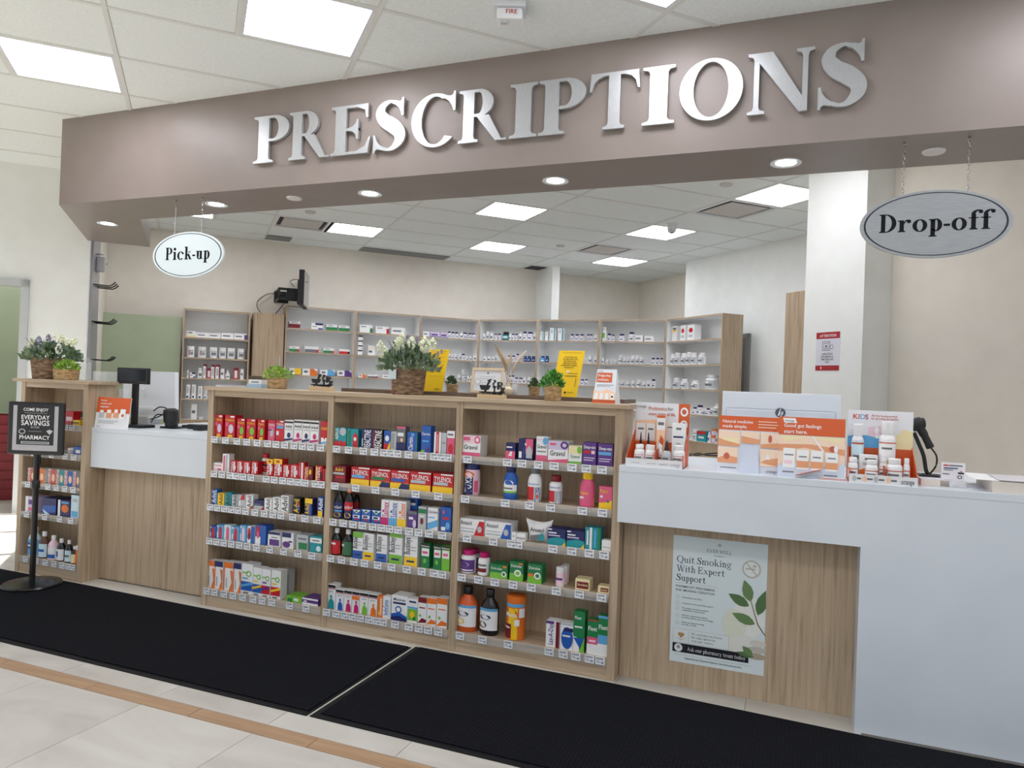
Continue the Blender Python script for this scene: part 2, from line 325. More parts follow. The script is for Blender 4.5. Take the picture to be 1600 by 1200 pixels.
def bottle(loc, rz, w, h, spec, label, group, name=None, dmul=1.):
    """spec: kind body cap | label elements (first element: r = label area in v)"""
    e = parse(spec); kind, cb, cc = e[0][:3]; t = thing(name or dict(can='canister', jar='jar', vial='vial').get(kind, 'bottle'), label, dict(can='canister', jar='jar', vial='vial').get(kind, 'bottle'), loc, rz, group)
    R_ = w/2; off = (0, R_*dmul, 0); n = 18 if w > .03 else 12
    lathe('body', [(r*R_, z*h) for r, z in PROF[kind]], cm(cb, .22 if cb in 'IK' else .35), t, n, off, sy=dmul)
    r, z0, z1 = CAPR[kind]; lathe('cap', [(r*R_*.97, z0*h), (r*R_, z0*h+.001), (r*R_, z1*h-.002), (r*R_*.9, z1*h)], cm(cc), t, n, off, sy=dmul)
    if kind == 'dropper': lathe('dropper_bulb', [(.3*R_, .74*h), (.34*R_, .8*h), (.2*R_, .95*h), (.1*R_, h)], cm(cc if cc != 'S' else 'K'), t, 10, off)
    if len(e) > 1:
        v0, v1 = float(e[1][0]), float(e[1][1]); HH = (v1-v0)*h; AW = 2.5*R_
        def mp(x, z, o): a = (x/AW-.5)*2.5; rr = R_*1.012+o; return (rr*math.sin(a), off[1]-rr*math.cos(a)*dmul, v0*h+z)
        print_mesh('label_print', e[2:], AW, HH, mp, t, .0004, True)
    return t
# ================================================================== setting
PI4 = math.pi/4; ZC = 3.04; ZB = 2.434
def st(o): o['kind'] = 'structure'; return o
def rot45(o): o.rotation_euler = (0, 0, PI4); return o
fl = st(box('floor', -9, 8, -8, 9, -.06, -.004, M((150, 146, 140), .7)))
def px(P):
    d = Vector(P)-CAM; z = d.dot(FW); return (800+FPX*d.dot(RT)/z, 600-FPX*d.dot(UP)/z) if z > .1 else None
def seen(pts, mar=60):
    q = [px(p) for p in pts]
    if any(c is None for c in q): return any(c is not None for c in q)
    return max(c[0] for c in q) > -mar and min(c[0] for c in q) < 1600+mar and max(c[1] for c in q) > -mar and min(c[1] for c in q) < 1200+mar
PT = .532; g = .0012
rows = [(-2.08, -1.03), (-.955, .107), (.107, 1.17), (1.17, 2.23), (2.23, 3.3)]
tm = {}
for y0, y1 in rows:
    for i in range(-14, 10):
        x0 = .725+i*PT; x1 = x0+PT
        if y0 > .1 and x0 > -1.6: continue
        if not seen([(x0, y0, 0), (x1, y0, 0), (x0, y1, 0), (x1, y1, 0)]): continue
        k = round(y1-y0, 3)
        if k not in tm: o = box('floor_tile', g, PT-g, g, k-g, -.004, 0, TILE, fl, .0008); tm[k] = o.data
        else: o = link(bpy.data.objects.new('floor_tile', tm[k]), fl)
        o.location = (x0, y0, 0)
sm_ = None
for i in range(-10, 10):
    x0 = 1.485+i*PT
    if not seen([(x0, -1.03, 0), (x0+PT, -.96, 0)]): continue
    if sm_ is None: o = box('wood_strip', g, PT-g, .001, .072, -.004, 0, WSTRIP, fl, .0006); sm_ = o.data
    else: o = link(bpy.data.objects.new('wood_strip', sm_), fl)
    o.location = (x0, -1.029, 0)
# ceiling: slab, tee bars, tiles
A0, B0, T = 1.897, .356, .61
ce2 = st(rot45(box('ceiling_back_room', -3.5, -2.801, 3.2, 6.4, 3.075, 3.13, M((215, 217, 212), .9))))
ce = st(rot45(box('ceiling', -2.8, 7.2, -8.5, 6.4, 3.075, 3.13, M((215, 217, 212), .9))))
lights_ = [(1, 3), (-1, 6), (2, 6), (4, 3), (5, 6), (4, 0), (-5, 0), (-3, -2), (-1, -4), (-7, -4), (-5, -6), (-3, -8), (1, -6), (3, -8), (-7, -8), (-5, -10), (-1, -10), (-7, 6), (-4, 6), (-2, 3), (1, 0), (2, -2)]
vents = [(-2, 6), (4, 1), (4, 5)]
bars = []
for i in range(-6, 8, 2): bars.append((A0+i*T-.012, A0+i*T+.012, -8.4, 6.3, ZC, ZC+.03))
for j in range(-14, 10): bars.append((-2.79, 7.1, B0+j*T-.012, B0+j*T+.012, ZC+.0007, ZC+.03))
for i, j in lights_+vents:
    if i % 2: bars.append((A0+i*T-.012, A0+i*T+.012, B0+j*T, B0+(j+1)*T, ZC+.0004, ZC+.03))
    else: bars.append((A0+(i+1)*T-.012, A0+(i+1)*T+.012, B0+j*T, B0+(j+1)*T, ZC+.0004, ZC+.03))
boxes('ceiling_tee_bars', bars, M((226, 228, 224), .5), ce)
half = set(lights_+vents); tms = {}
for i in range(-12, 8, 2):
    for j in range(-12, 9):
        for (ii, n) in ([(i, 2)] if (i, j) not in half and (i+1, j) not in half else [(q, 1) for q in (i, i+1) if (q, j) not in half]):
            a, b = A0+ii*T, B0+j*T; c = [rm(a, b, ZC), rm(a+n*T, b, ZC), rm(a, b+T, ZC), rm(a+n*T, b+T, ZC)]
            if not seen(c): continue
            if n not in tms: o = box('ceiling_tile', .013, n*T-.013, .013, T-.013, 0, .02, CEIL, ce, .002); tms[n] = o.data
            else: o = link(bpy.data.objects.new('ceiling_tile', tms[n]), ce)
            o.location = (a, b, ZC+.004)
PM = M((248, 248, 255), .5, emit=PANEL_E)
WHERE = {(1, 3): 'between the two ceiling vents over the back counter', (-1, 6): 'beside the square vent over the wall television', (2, 6): 'over the middle of the long back shelves', (4, 3): 'behind the dome camera', (5, 6): 'nearest the recessed back corner', (4, 0): 'beside the white column',
         (-5, 0): 'nearest the white wall with the door', (-3, -2): 'in front of the first letter of the header sign', (-1, -4): 'beside the fire alarm', (-7, 6): 'in the green back room', (-4, 6): 'half hidden behind the header, above the green panel', (-2, 3): 'above the pick-up counter work area', (1, 0): 'above the middle of the work area', (2, -2): 'above the drop-off counter work area'}  # back-room and drop-off panels are unseen, added to brighten those areas
for i, j in lights_:
    t = thing('ceiling_light', 'square white LED ceiling panel ' + WHERE.get((i, j), 'over the shop floor in front of the header'), 'ceiling light', rm(A0+(i+.5)*T, B0+(j+.5)*T, ZC), PI4, 'square ceiling panels')
    boxes('frame', [(-.293, .293, -.293, -.275, .0015, .03), (-.293, .293, .275, .293, .0015, .03), (-.293, -.275, -.275, .275, .0015, .03), (.275, .293, -.275, .275, .0015, .03)], WHITE, t)
    box('diffuser', -.276, .276, -.276, .276, .006, .02, PM, t)
for (i, j), wh in zip(vents, ('beside the panel light over the wall television', 'beside the white column', 'over the corner shelves')):
    t = thing('ceiling_vent', 'square plaque air diffuser in ceiling ' + wh, 'vent', rm(A0+(i+.5)*T, B0+(j+.5)*T, ZC), PI4, 'square air diffusers')
    box('recess', -.293, .293, -.293, .293, .02, .03, M((60, 58, 56), .8), t)
    boxes('frame', [(-.293, .293, -.293, -.265, .001, .028), (-.293, .293, .265, .293, .001, .028), (-.293, -.265, -.265, .265, .001, .028), (.265, .293, -.265, .265, .001, .028)], WHITE, t)
    box('plaque', -.215, .215, -.215, .215, .002, .012, M((205, 200, 195), .6), t, .004)
for nm, a0, a1, b0, b1, c, wh in (('v', -2.0, -1.5, 7.95, 8.45, (150, 152, 150), 'small grey ceiling grille above the wall television'), ('v', 0, 2.0, 8.12, 8.62, (150, 152, 152), 'long grey linear ceiling grille along the back wall'), ('v', 4.06, 4.46, 8.14, 8.6, (70, 70, 70), 'small dark ceiling grille beside the thin wall pillar')):
    t = thing('ceiling_grille', wh, 'vent', rm(A0, B0, ZC), PI4)
    x0, x1, y0, y1 = a0*T, a1*T, b0*T, b1*T
    box('backing', x0, x1, y0, y1, -.001, .003, M(tuple(v*.55 for v in c), .8), t)
    n = 7
    for k in range(n):
        yy = y0+(y1-y0)*(k+.5)/n; box('slat', x0, x1, yy-.011, yy+.011, -.006, -.0012, M(c, .5), t)
# header with its angled return
ao = (-1.92+.5)*S2; ai = ao+.5
fp = [Vector((-1.92, .5, 0)), Vector((6.1, .5, 0)), Vector((6.1, 1., 0)), Vector((ai/S2-1., 1., 0)), rm(ai, 3.215), rm(ao, 3.215)]
n = len(fp)
hd = st(mobj('wall_header', [(p.x, p.y, ZB) for p in fp]+[(p.x, p.y, ZC+.03) for p in fp], [tuple(range(n-1, -1, -1)), tuple(range(n, 2*n))]+[(k, (k+1) % n, n+(k+1) % n, n+k) for k in range(n)], TAUPE))
# walls
def rboxes(name, L, mat): return rot45(boxes(name, L, mat))
st(rboxes('wall_left', [(-1.452, -.985, 3.2, 3.28, 0, 3.05), (-2.4, -1.452, 3.2, 3.28, 2.018, 3.05), (-2.62, -2.4, 3.2, 3.28, 0, 3.05)], WALLW))
st(rboxes('wall_left_return', [(-1.2, -1.09, 3.281, 5.66, 0, 3.05)], WALL))
st(rboxes('wall_back', [(-1.2, 4.62, 5.661, 5.78, 0, 3.05)], WALL))
st(rboxes('wall_back_stub', [(4.62, 4.74, 5.12, 5.78, 0, 3.05)], WALLW))
st(rboxes('wall_back_recess', [(4.741, 6.66, 5.781, 5.9, 0, 3.05), (6.54, 6.66, 3.82, 5.78, 0, 3.05)], WALL))
st(rboxes('wall_right', [(6.0, 6.539, -.1, 3.82, 0, 3.05)], WALLW))
st(rboxes('wall_column', [(4.163, 5.2, -.668, -.133, 0, 3.05)], WALLW))
st(rboxes('wall_right_front', [(4.43, 4.6, -6.5, -.669, 0, 3.05)], WALL))
GRN = noisy('green_paint', [(.3, (164, 176, 148)), (.7, (172, 184, 156))], 4, (1, 1, 1), 3, .7)
st(rboxes('wall_back_room', [(-3.4, -1.21, 4.9, 5.0, 0, 3.05)], GRN)); st(rboxes('wall_back_room_side', [(-3.5, -3.4, 3.29, 5.0, 0, 3.05)], GRN))
# storefront on the window side (out of view): mullions and glass the sun comes through
st(rboxes('wall_storefront', [(-2.75, -2.62, -8, 3.28, 2.42, 3.05), (-2.75, -2.62, -8, 3.28, 0, .1)]+[(-2.72, -2.65, b, b+.06, .1, 2.42) for b in (-8, -6.4, -4.8, -3.2, -1.6, -.1, .7, 1.5, 2.3, 3.1)], M((70, 72, 74), .5)))
# door frame on the left wall
d = st(rboxes('door_1', [(-1.492, -1.432, 3.17, 3.29, 0, 2.035), (-2.46, -1.432, 3.17, 3.29, 1.975, 2.035), (-2.46, -2.4, 3.17, 3.29, 0, 2.035)], M((196, 200, 200), .45)))
for z in (1.62, 1.0, .35):
    box('hinge', -1.497, -1.4915, 3.2, 3.24, z, z+.1, M((150, 156, 160), .3, .8), d)
# door in the far right wall, mostly behind the shelving
P1 = onN(1174, 521, D1, 6.0); b1 = P1.dot(D2); z1 = P1.z
d = st(rboxes('door_2', [(5.97, 6.0, b1, b1+.06, 0, z1), (5.97, 6.0, b1, b1+1.0, z1-.05, z1), (5.97, 6.0, b1+.94, b1+1.0, 0, z1)], M((150, 148, 146), .5)))
box('door_leaf', 5.985, 5.998, b1+.06, b1+.94, 0, z1-.05, M((132, 128, 126), .5), d)
# ================================================================== counters and shelf units
def wbox(n_, *a, mat=WZ, p=None, bev=.0012): return box(n_, *a, mat, p, bev)
LZ = [.925, .738, .555, .37, .096]
TAGM = bpy.data.meshes.new('price_tag')
tv, tf, tmi = [], [], []
def tq(x0, x1, z0, z1, y, m): n = len(tv); tv.extend([(x0, y, z0), (x1, y, z0), (x1, y, z1), (x0, y, z1)]); tf.append((n, n+1, n+2, n+3)); tmi.append(m)
tv += bxv(-.021, .021, -.001, 0, -.034, 0); tf += BF; tmi += [0]*6
for k in range(7): tq(-.016+k*.0045, -.0135+k*.0045, -.012, -.004, -.0014, 1)
tq(-.016, -.002, -.02, -.017, -.0014, 2); tq(-.016, .006, -.026, -.023, -.0014, 2); tq(.006, .016, -.029, -.019, -.0014, 2)
TAGM.from_pydata(tv, [], tf)
for m in (M((238, 240, 244), .45), M((40, 42, 50), .6), M((150, 155, 165), .6)): TAGM.materials.append(m)
TAGM.polygons.foreach_set('material_index', tmi); TAGM.update()
def shelf_unit(label, X0, X1, div, y0, dep, zs, over):
    t = thing('shelf_unit', label, 'shelf', (X0, y0, 0)); W = X1-X0
    wbox('side_panel', 0, .036, 0, dep, 0, 1.18, p=t); wbox('side_panel', W-.036, W, 0, dep, 0, 1.18, p=t)
    edges = [.036]+[q for dd in div for q in (dd-X0-.017, dd-X0+.017)]+[W-.036]
    for dd in div: wbox('divider', dd-X0-.017, dd-X0+.017, 0, dep-.012, 0, 1.18, p=t)
    wbox('back_panel', .036, W-.036, dep-.012, dep, 0, 1.18, p=t)
    wbox('top_board', -over[0], W+over[1], -.022, dep+.002, 1.1802, 1.2, mat=WX, p=t)
    out = []
    for i in range(0, len(edges), 2):
        a, b = edges[i], edges[i+1]
        wbox('top_rail', a, b, .004, .02, 1.148, 1.18, mat=WX, p=t); wbox('plinth', a, b, .004, .02, 0, zs[-1]-.0185, mat=WX, p=t)
        for z in zs:
            s_ = wbox('shelf', a, b, .002, dep-.0125, z-.018, z, mat=WX, p=t)
            box('label_strip', a+.001, b-.001, -.006, -.0035, z-.034, z+.004, CLEAR, s_)
            out.append(s_)
    return t, out
CENTER, CSH = shelf_unit('long light oak shelf unit packed with medicine, centre of the counter', 0, 2.312, (.8025, 1.5275), 0, .2, LZ, (.015, .03))
LZL = [.93, .755, .56, .375, .1]
LEFTU, LSH = shelf_unit('narrow light oak shelf unit with first-aid goods at the end of pick-up counter', -1.49, -.912, (), -.012, .2, LZL, (.055, .035))
def price_tag(shelf, x, z, y):   # world x -> child of that shelf
    o = link(bpy.data.objects.new('price_tag', TAGM), shelf); u = shelf.parent
    o.location = (x-u.location.x, -.0066, z+.003)
# raised ledge behind the centre unit
t = thing('counter_ledge', 'dark-edged wooden ledge behind the centre shelf unit holding yellow notices', 'ledge', (.72, .203, 0))
wbox('top_board', 0, 1.545, 0, .27, 1.2, 1.219, mat=WD, p=t); wbox('cabinet_body', .03, 1.52, .02, .25, 0, 1.2, p=t)
# drop-off counter
t = thing('drop_off_counter', 'white drop-off counter with wood panel and smoking poster', 'counter', (2.314, 0, 0))
box('countertop', 0, 2.4, -.06, .62, .915, .943, LAM, t, .002)
bm = bmesh.new(); pf = [(.0, .702), (.936, .702), (.936, 0), (2.4, 0), (2.4, .9148), (0, .9148)]
v0 = [bm.verts.new((x, -.0595, z)) for x, z in pf]; v1 = [bm.verts.new((x, -.02, z)) for x, z in pf]
bm.faces.new(v0); bm.faces.new(v1[::-1])
for k in range(6): bm.faces.new((v0[k], v1[k], v1[(k+1) % 6], v0[(k+1) % 6]))
bmesh.ops.recalc_face_normals(bm, faces=bm.faces[:]); bmo('front_panel', bm, LAM, t)
wbox('wood_panel', 0, .936, .08, .1, 0, .9, p=t); box('side_return', .936, .956, -.0195, .6, 0, .91, LAM, t); wbox('base_cabinet', .0, 2.38, .102, .6, 0, .9, p=t)
boxes('floor_trim', [(.96, 2.4, -.064, -.0605, 0, .006)], M((120, 116, 110), .5), t)
# pick-up counter
t = thing('pick_up_counter', 'white pick-up counter with recessed wood front beside narrow shelf unit', 'counter', (-.911, 0, 0))
box('countertop', .001, .91, .02, .95, .9, .925, LAM, t, .002); box('front_panel', .001, .91, .021, .05, .688, .8998, LAM, t, .001)
wbox('wood_panel', .001, .91, .12, .14, 0, .88, p=t); wbox('base_cabinet', .001, .91, .141, .9, 0, .88, p=t)
# ================================================================== mats
def matmesh(name, x0, x1, y0, y1, curve, label):
    t = thing(name, label, 'mat', (0, 0, 0), 0, 'black entrance mats')
    nt_m = bpy.data.materials.get('mat_pile')
    if not nt_m:
        m = bpy.data.materials.new('mat_pile'); m.use_nodes = True; nt = m.node_tree; b = nt.nodes['Principled BSDF']; b.inputs['Roughness'].default_value = .9; b.inputs['Specular IOR Level'].default_value = .12
        tc = nt.nodes.new('ShaderNodeTexCoord'); mp = nt.nodes.new('ShaderNodeMapping'); mp.inputs['Scale'].default_value = (72, 72, 1)
        vo = nt.nodes.new('ShaderNodeTexVoronoi'); vo.inputs['Randomness'].default_value = .15; vo.inputs['Scale'].default_value = 1
        no = nt.nodes.new('ShaderNodeTexNoise'); no.inputs['Scale'].default_value = 900
        cr = nt.nodes.new('ShaderNodeValToRGB'); cr.color_ramp.elements[0].color = (.009, .010, .015, 1); cr.color_ramp.elements[1].color = (.003, .0035, .005, 1); cr.color_ramp.elements[1].position = .75
        bp = nt.nodes.new('ShaderNodeBump'); bp.inputs['Strength'].default_value = 1; bp.inputs['Distance'].default_value = .006; bp.invert = True
        L = nt.links.new; L(tc.outputs['Object'], mp.inputs[0]); L(mp.outputs[0], vo.inputs['Vector']); L(vo.outputs['Distance'], cr.inputs[0]); L(cr.outputs[0], b.inputs['Base Color']); L(vo.outputs['Distance'], bp.inputs['Height']); L(bp.outputs[0], b.inputs['Normal'])
        nt_m = m
    N = 40
    def strip(nm, f0, f1, z, mt, xa, xb):
        v, f = [], []
        for i in range(N+1):
            x = xa+(xb-xa)*i/N
            for q in (f0(x), f1(x)): v += [(x, q, .0005), (x, q, z)]
        for i in range(N):
            a = i*4; b = a+4; f += [(a+1, b+1, b+3, a+3), (a, a+1, a+3, a+2) if i == 0 else (a, b, b+1, a+1), (a+2, a+3, b+3, b+2), (a, a+2, b+2, b)]
            if i == 0: f.append((a, b, b+1, a+1))
        f.append((N*4, N*4+2, N*4+3, N*4+1)); return mobj(nm, v, f, mt, t)
    far = curve; bo = .028
    strip('rubber_border', lambda x: y0, far, .004, M((22, 23, 26), .6, spec=.2), x0, x1)
    strip('pile', lambda x: y0+bo, lambda x: far(x)-.008, .009, nt_m, x0+bo, x1-.012)
matmesh('floor_mat', -2.3, 1.342, -.84, 0, lambda x: -.035-.02*math.sin((x+.9)*1.1) if x > -.9 else -.035, 'black ribbed floor mat under the black sign stand')
matmesh('floor_mat', 1.356, 4.7, -.838, 0, lambda x: -.03-.05*max(0, x-2.3)/1.0 if x < 3.3 else -.08, 'black ribbed floor mat in front of the white drop-off counter')
# ================================================================== back shelving
ORD = ['top', 'second', 'third', 'fourth', 'fifth']
def white_wood_box(name, x0, x1, y0, y1, z0, z1, parent, mats=None):
    return mobj(name, bxv(x0, x1, y0, y1, z0, z1), BF, mats or [SHELFW, WX], parent, [0, 0, 1, 0, 0, 0])
def bay(label, org, rz, W, zs, top, dep=.3, z0=.05, wl=False, wr=False):
    t = thing('wall_shelf_unit', label, 'shelf', org, rz, 'back wall shelving')
    wbox('end_panel', .001, .018, 0, dep, 0, top, p=t) if wl else white_wood_box('side_panel', .001, .017, 0, dep, 0, top, t, [SHELFW, WZ])
    wbox('end_panel', W-.018, W-.001, 0, dep, 0, top, p=t) if wr else white_wood_box('side_panel', W-.017, W-.001, 0, dep, 0, top, t, [SHELFW, WZ])
    white_wood_box('top_panel', .018, W-.018, 0, dep-.011, top-.02, top, t); box('back_panel', .018, W-.018, dep-.01, dep, 0, top, SHELFW, t)
    for z in zs: white_wood_box('shelf', .018, W-.018, .004, dep-.011, z-.018, z, t)
    wbox('plinth', .018, W-.018, .01, .026, 0, zs[-1]-.0185, p=t)
    return t
ZS = [1.91, 1.61, 1.31, 1.005, .69]; ZSL = [1.722, 1.477, 1.227, .972, .721]
BN = ['bay next to the wall cabinet', 'second bay from the wall cabinet', 'third bay from the wall cabinet', 'first bay of the angled corner', 'middle bay of the angled corner', 'last bay of the angled corner', 'end bay beside the grey door']
EA = [.95, 1.84, 2.725, 3.58]; EX = [-1.213, -.34, .535, 1.411]
BAYS = []
for i in range(3): BAYS.append((bay('white shelf unit with oak edges, '+BN[i], rm(EA[i], 5.3), PI4, EA[i+1]-EA[i], ZS, 2.19, wl=i == 0), D2, 5.3, rm(EA[i], 5.3), D1, PI4))
for i in range(3): BAYS.append((bay('white shelf unit with oak edges, '+BN[3+i], Vector((EX[i], 6.283, 0)), 0, EX[i+1]-EX[i], ZS, 2.195), Vector((0, 1, 0)), 6.283, Vector((EX[i], 6.283, 0)), Vector((1, 0, 0)), 0))
BAYS.append((bay('white shelf unit with oak end panel, '+BN[6], rm(5.44, 3.437), -PI4, 1.087, ZS, 2.195, wr=True), D1, 5.44, rm(5.44, 3.437), -D2, -PI4))
BAYS.append((bay('freestanding shelf unit of tubs and tubes beside the green panel', rm(-.235, 5.3), PI4, .765, ZSL, 2.065, wl=True, wr=True), D2, 5.3, rm(-.235, 5.3), D1, PI4))
BN.append('unit beside the green panel')
LOOK = {  # code: (kind, spec, description)
 'w': ('b', 'pill W W|.1 .62|r 0 0 1 1 S|r .1 .1 .6 .9 W|r .2 .3 .8 .6 A', 'white pill bottle with grey label'),
 'v': ('b', 'pill W W|.08 .64|r 0 0 1 1 W|r .3 .2 .75 .7 A', 'plain white pill bottle'),
 'b': ('b', 'pill W N|.1 .6|r 0 0 1 1 J|r 0 .1 1 .75 W|r .25 .25 .7 .5 N', 'white pill bottle with blue cap'),
 'n': ('b', 'pill B N|.1 .6|r 0 0 1 1 N|r .2 .3 .8 .7 S', 'blue pill bottle with navy cap'),
 'k': ('b', 'pill K K|.1 .62|r 0 0 1 1 T|r .2 .3 .8 .7 W', 'dark bottle with teal label'),
 'c': ('b', 'pill C N|.1 .6|r 0 0 1 1 C|r .2 .2 .8 .6 W', 'pale blue bottle with navy cap'),
 'g': ('b', 'pill W W|.1 .7|r 0 0 1 1 W|r .1 .2 .6 .8 L', 'white bottle with green label'),
 'l': ('b', 'jar W W|.1 .7|r 0 0 1 1 S|r .1 .15 .8 .8 W|r .2 .3 .7 .5 A', 'low white jar'),
 'a': ('b', 'vial O O|.1 .7|r 0 0 1 1 J', 'amber vial with yellow cap'),
 'd': ('b', 'dropper W W|.06 .45|r 0 0 1 1 W|r .2 .3 .8 .6 A', 'white dropper bottle'),
 'J': ('b', 'jar W W|.1 .74|r 0 0 1 1 W|r .2 .1 .8 .9 S|r .3 .2 .45 .8 R|r .5 .3 .75 .5 A', 'white tub with red label'),
 'I': ('b', 'jar W W|.1 .74|r 0 0 1 1 W|r .2 .1 .85 .9 S|r .3 .3 .75 .6 A', 'white tub with grey label'),
}
XL = {  # cartons
 'o': ('W|r 0 0 1 .35 E|r .1 .6 .6 .8 A', 'white carton with olive base'), 'p': ('W|r .1 .4 .7 .6 A', 'plain white carton'), 'u': ('W|r .8 0 1 .8 V|r .1 .4 .6 .6 A', 'white carton with purple corner'),
 'R': ('W|r 0 0 1 .62 D|r .25 .75 .8 .85 A', 'white carton with dark red base'), 'B': ('W|r .35 .7 1 1 N|r .6 0 1 .25 B|r .1 .4 .5 .5 A', 'white carton with blue bands'), 'G': ('W|r 0 0 1 .55 G|r .2 .75 .6 .85 A', 'white carton with green base'),
 'H': ('W|r 0 0 .8 .5 G|r .8 0 1 .5 R|r .2 .7 .6 .8 A', 'white carton with green and red base'), 'K': ('W|r 0 0 .85 .5 A|r .85 0 1 .5 R', 'white carton with grey and red base'), 'D': ('W|r 0 0 .8 .55 R|r .8 0 1 .55 K', 'white carton with red and black base'),
 'y': ('W|p Y .5 0 1 0 1 1 .4 1|r 0 0 1 .08 N|r .1 .4 .35 .7 A', 'white carton with yellow corner'), 'O': ('W|p O .5 0 1 0 1 .6 .7 1 .5 1|r .1 .4 .35 .7 A', 'white carton with orange corner'), 'c': ('W|p C .5 0 1 0 1 .6 .8 1 .5 1|r 0 0 1 .08 N|r .1 .4 .35 .7 A', 'white carton with light blue corner'), 'i': ('W|p V .5 0 1 0 1 .6 .8 1 .5 1|r 0 0 1 .1 N|r .1 .4 .35 .7 A', 'white carton with indigo corner'),
 'g': ('W|r .8 0 1 .6 G|r .1 .7 .5 .8 A', 'white carton with green tab'), 'r': ('W|r .82 0 1 .7 R|r .1 .7 .5 .8 A', 'white carton with red tab'), 'e': ('W|r 0 .7 1 .8 E|r .1 .3 .6 .5 A', 'white carton with pale yellow band'),
 'l': ('J|r .1 .3 .8 .6 V|r 0 0 1 .15 B', 'lilac carton'), 't': ('W|r .7 0 .9 1 T|r .2 .6 .5 .9 S', 'tall white carton with teal stripe'), 'f': ('W|r .1 .55 .9 .8 D|r .2 .2 .8 .4 S', 'white carton with red top'), 'z': ('W|r .2 .6 .8 .75 Y|r .1 .75 .9 .9 A', 'white carton with grey and yellow patch'), 'q': ('W|e .5 .65 .3 .15 R|r .2 .2 .8 .35 S', 'white carton with red patch'),
 'm': ('T|r 0 .7 1 1 R|r .2 .3 .8 .5 W', 'teal carton with red edge'), 's': ('W|r 0 .75 1 1 K', 'small white box with black end'), 'x': ('R|r 0 .8 1 1 D|r .2 .1 .8 .75 W', 'red and white tube carton'), 'T': ('W|r 0 .85 1 1 D|r .75 0 1 1 D|r .2 .2 .6 .7 S', 'white and red tube carton'), 'n': ('W|r .15 .05 .6 .2 N|r .2 .4 .6 .9 S', 'slim white tube carton'),
}
def place_back(bi, sh, region, items, zs=ZS):
    t, n, c, org, dx, rz = BAYS[bi]; ox, oy, s = region; z = zs[sh]
    inset = .035
    for it in items.split(';'):
        q = it.split(); code = q[0]; x0, x1, yt = (float(v) for v in q[1:4]); stack = 0
        if len(q) > 4: stack = int(q[4])
        p0 = onN(ox+x0/s, oy+yt/s, n, c+inset); p1 = onN(ox+x1/s, oy+yt/s, n, c+inset); w_ = (p1-p0).dot(dx); h = (p0.z+p1.z)/2-z
        if h < .015: h = .03
        ctr = (p0+p1)/2; xl = (ctr-org).dot(dx)
        nrm = Vector((-math.sin(rz), math.cos(rz), 0)); loc = org+dx*xl+nrm*inset; loc.z = z
        where = ' on %s shelf, %s' % (ORD[sh], BN[bi]); gr = 'stock on the %s shelf, %s' % (ORD[sh], BN[bi])
        if code[0] == '#':
            sp, ds = XL[code[1]]; w_ = max(w_, .012)
            if stack:
                for k in range(stack): carton(loc+Vector((0, 0, k*h/stack)), rz, w_, h/stack-.0005, min(.12, max(.03, w_)), sp, ds+' stacked'+where, gr)
            else: carton(loc, rz, w_, h, min(.14, max(.03, w_*.8)), sp, ds+where, gr)
        else:
            _, sp, ds = LOOK[code]
            if stack:
                for k in range(stack): bottle(loc+Vector((0, 0, k*h/stack)), rz, w_, h/stack-.0005, sp, ds+' stacked'+where, gr)
            else: bottle(loc, rz, w_, h, sp, ds+where, gr)
RL = (280, 470, 5.717); R6 = (430, 460, 6.667); R7 = (650, 480, 6.667); R8 = (850, 470, 4.8)
place_back(7, 0, RL, '#o 70 150 270;#p 156 260 285;#p 265 370 290;#p 378 488 288;#u 492 606 292', ZSL)
place_back(7, 1, RL, 'J 72 138 405;J 172 243 410;I 275 343 415;I 358 420 418;I 433 500 422;I 523 588 428', ZSL)
place_back(7, 2, RL, '#p 72 85 620;#B 95 145 640;v 165 212 600;#T 218 249 566;#x 251 283 602;#T 287 325 572;#T 327 367 570;#p 371 405 607;d 413 455 617;#x 488 529 598;#p 548 578 610', ZSL)
place_back(7, 3, RL, '#n 66 97 748;#n 115 150 748;#n 172 210 765;#n 222 250 780', ZSL)
place_back(7, 4, RL, '#p 110 160 925;#p 180 210 1036', ZSL)
place_back(0, 0, R6, '#R 145 262 280;#B 378 497 300;#G 533 648 315;#G 663 775 325')
place_back(0, 1, R6, '#H 148 255 540;#K 308 453 542;#H 503 615 560;#D 666 778 572')
place_back(0, 2, R6, '#y 148 270 770;#O 285 440 775;#c 470 620 785;#i 650 795 793')
place_back(1, 0, R6, '#g 882 1015 318;#r 1050 1185 335;#p 1212 1355 345')
place_back(1, 1, R6, '#s 866 914 430 4;#e 970 1040 535')
place_back(1, 2, R6, '#O 866 950 830;#K 965 1070 835;#u 1120 1215 840')
place_back(2, 0, R7, '#p 72 142 252;#l 150 248 258;#l 255 333 265;b 336 371 253;b 375 410 258;b 412 450 260;v 460 495 258;b 497 543 263;b 550 588 270;b 590 630 272')
place_back(2, 1, R7, 'v 301 330 475;w 335 361 478;w 365 394 483;w 402 434 483;w 450 480 483;b 482 518 485;v 521 550 508;v 555 585 508;v 600 632 490')
place_back(2, 2, R7, 'w 277 300 715;w 305 340 712;w 345 380 715;w 435 470 700;w 478 530 652 4;v 535 560 715;v 562 585 715')
place_back(3, 0, R7, 'v 694 720 272;w 725 760 250;v 765 803 255;b 812 840 275;b 843 880 275;k 890 962 255;v 965 990 275;b 992 1022 275;b 1025 1056 275;v 1065 1103 258;b 1110 1150 253;b 1153 1213 256;v 1220 1248 260')
place_back(3, 1, R7, 'v 696 730 508;v 738 775 508;v 785 818 508;v 822 845 490;b 945 988 503;b 990 1030 503;b 1042 1070 484;n 1115 1150 508;n 1155 1192 508;n 1197 1240 510')
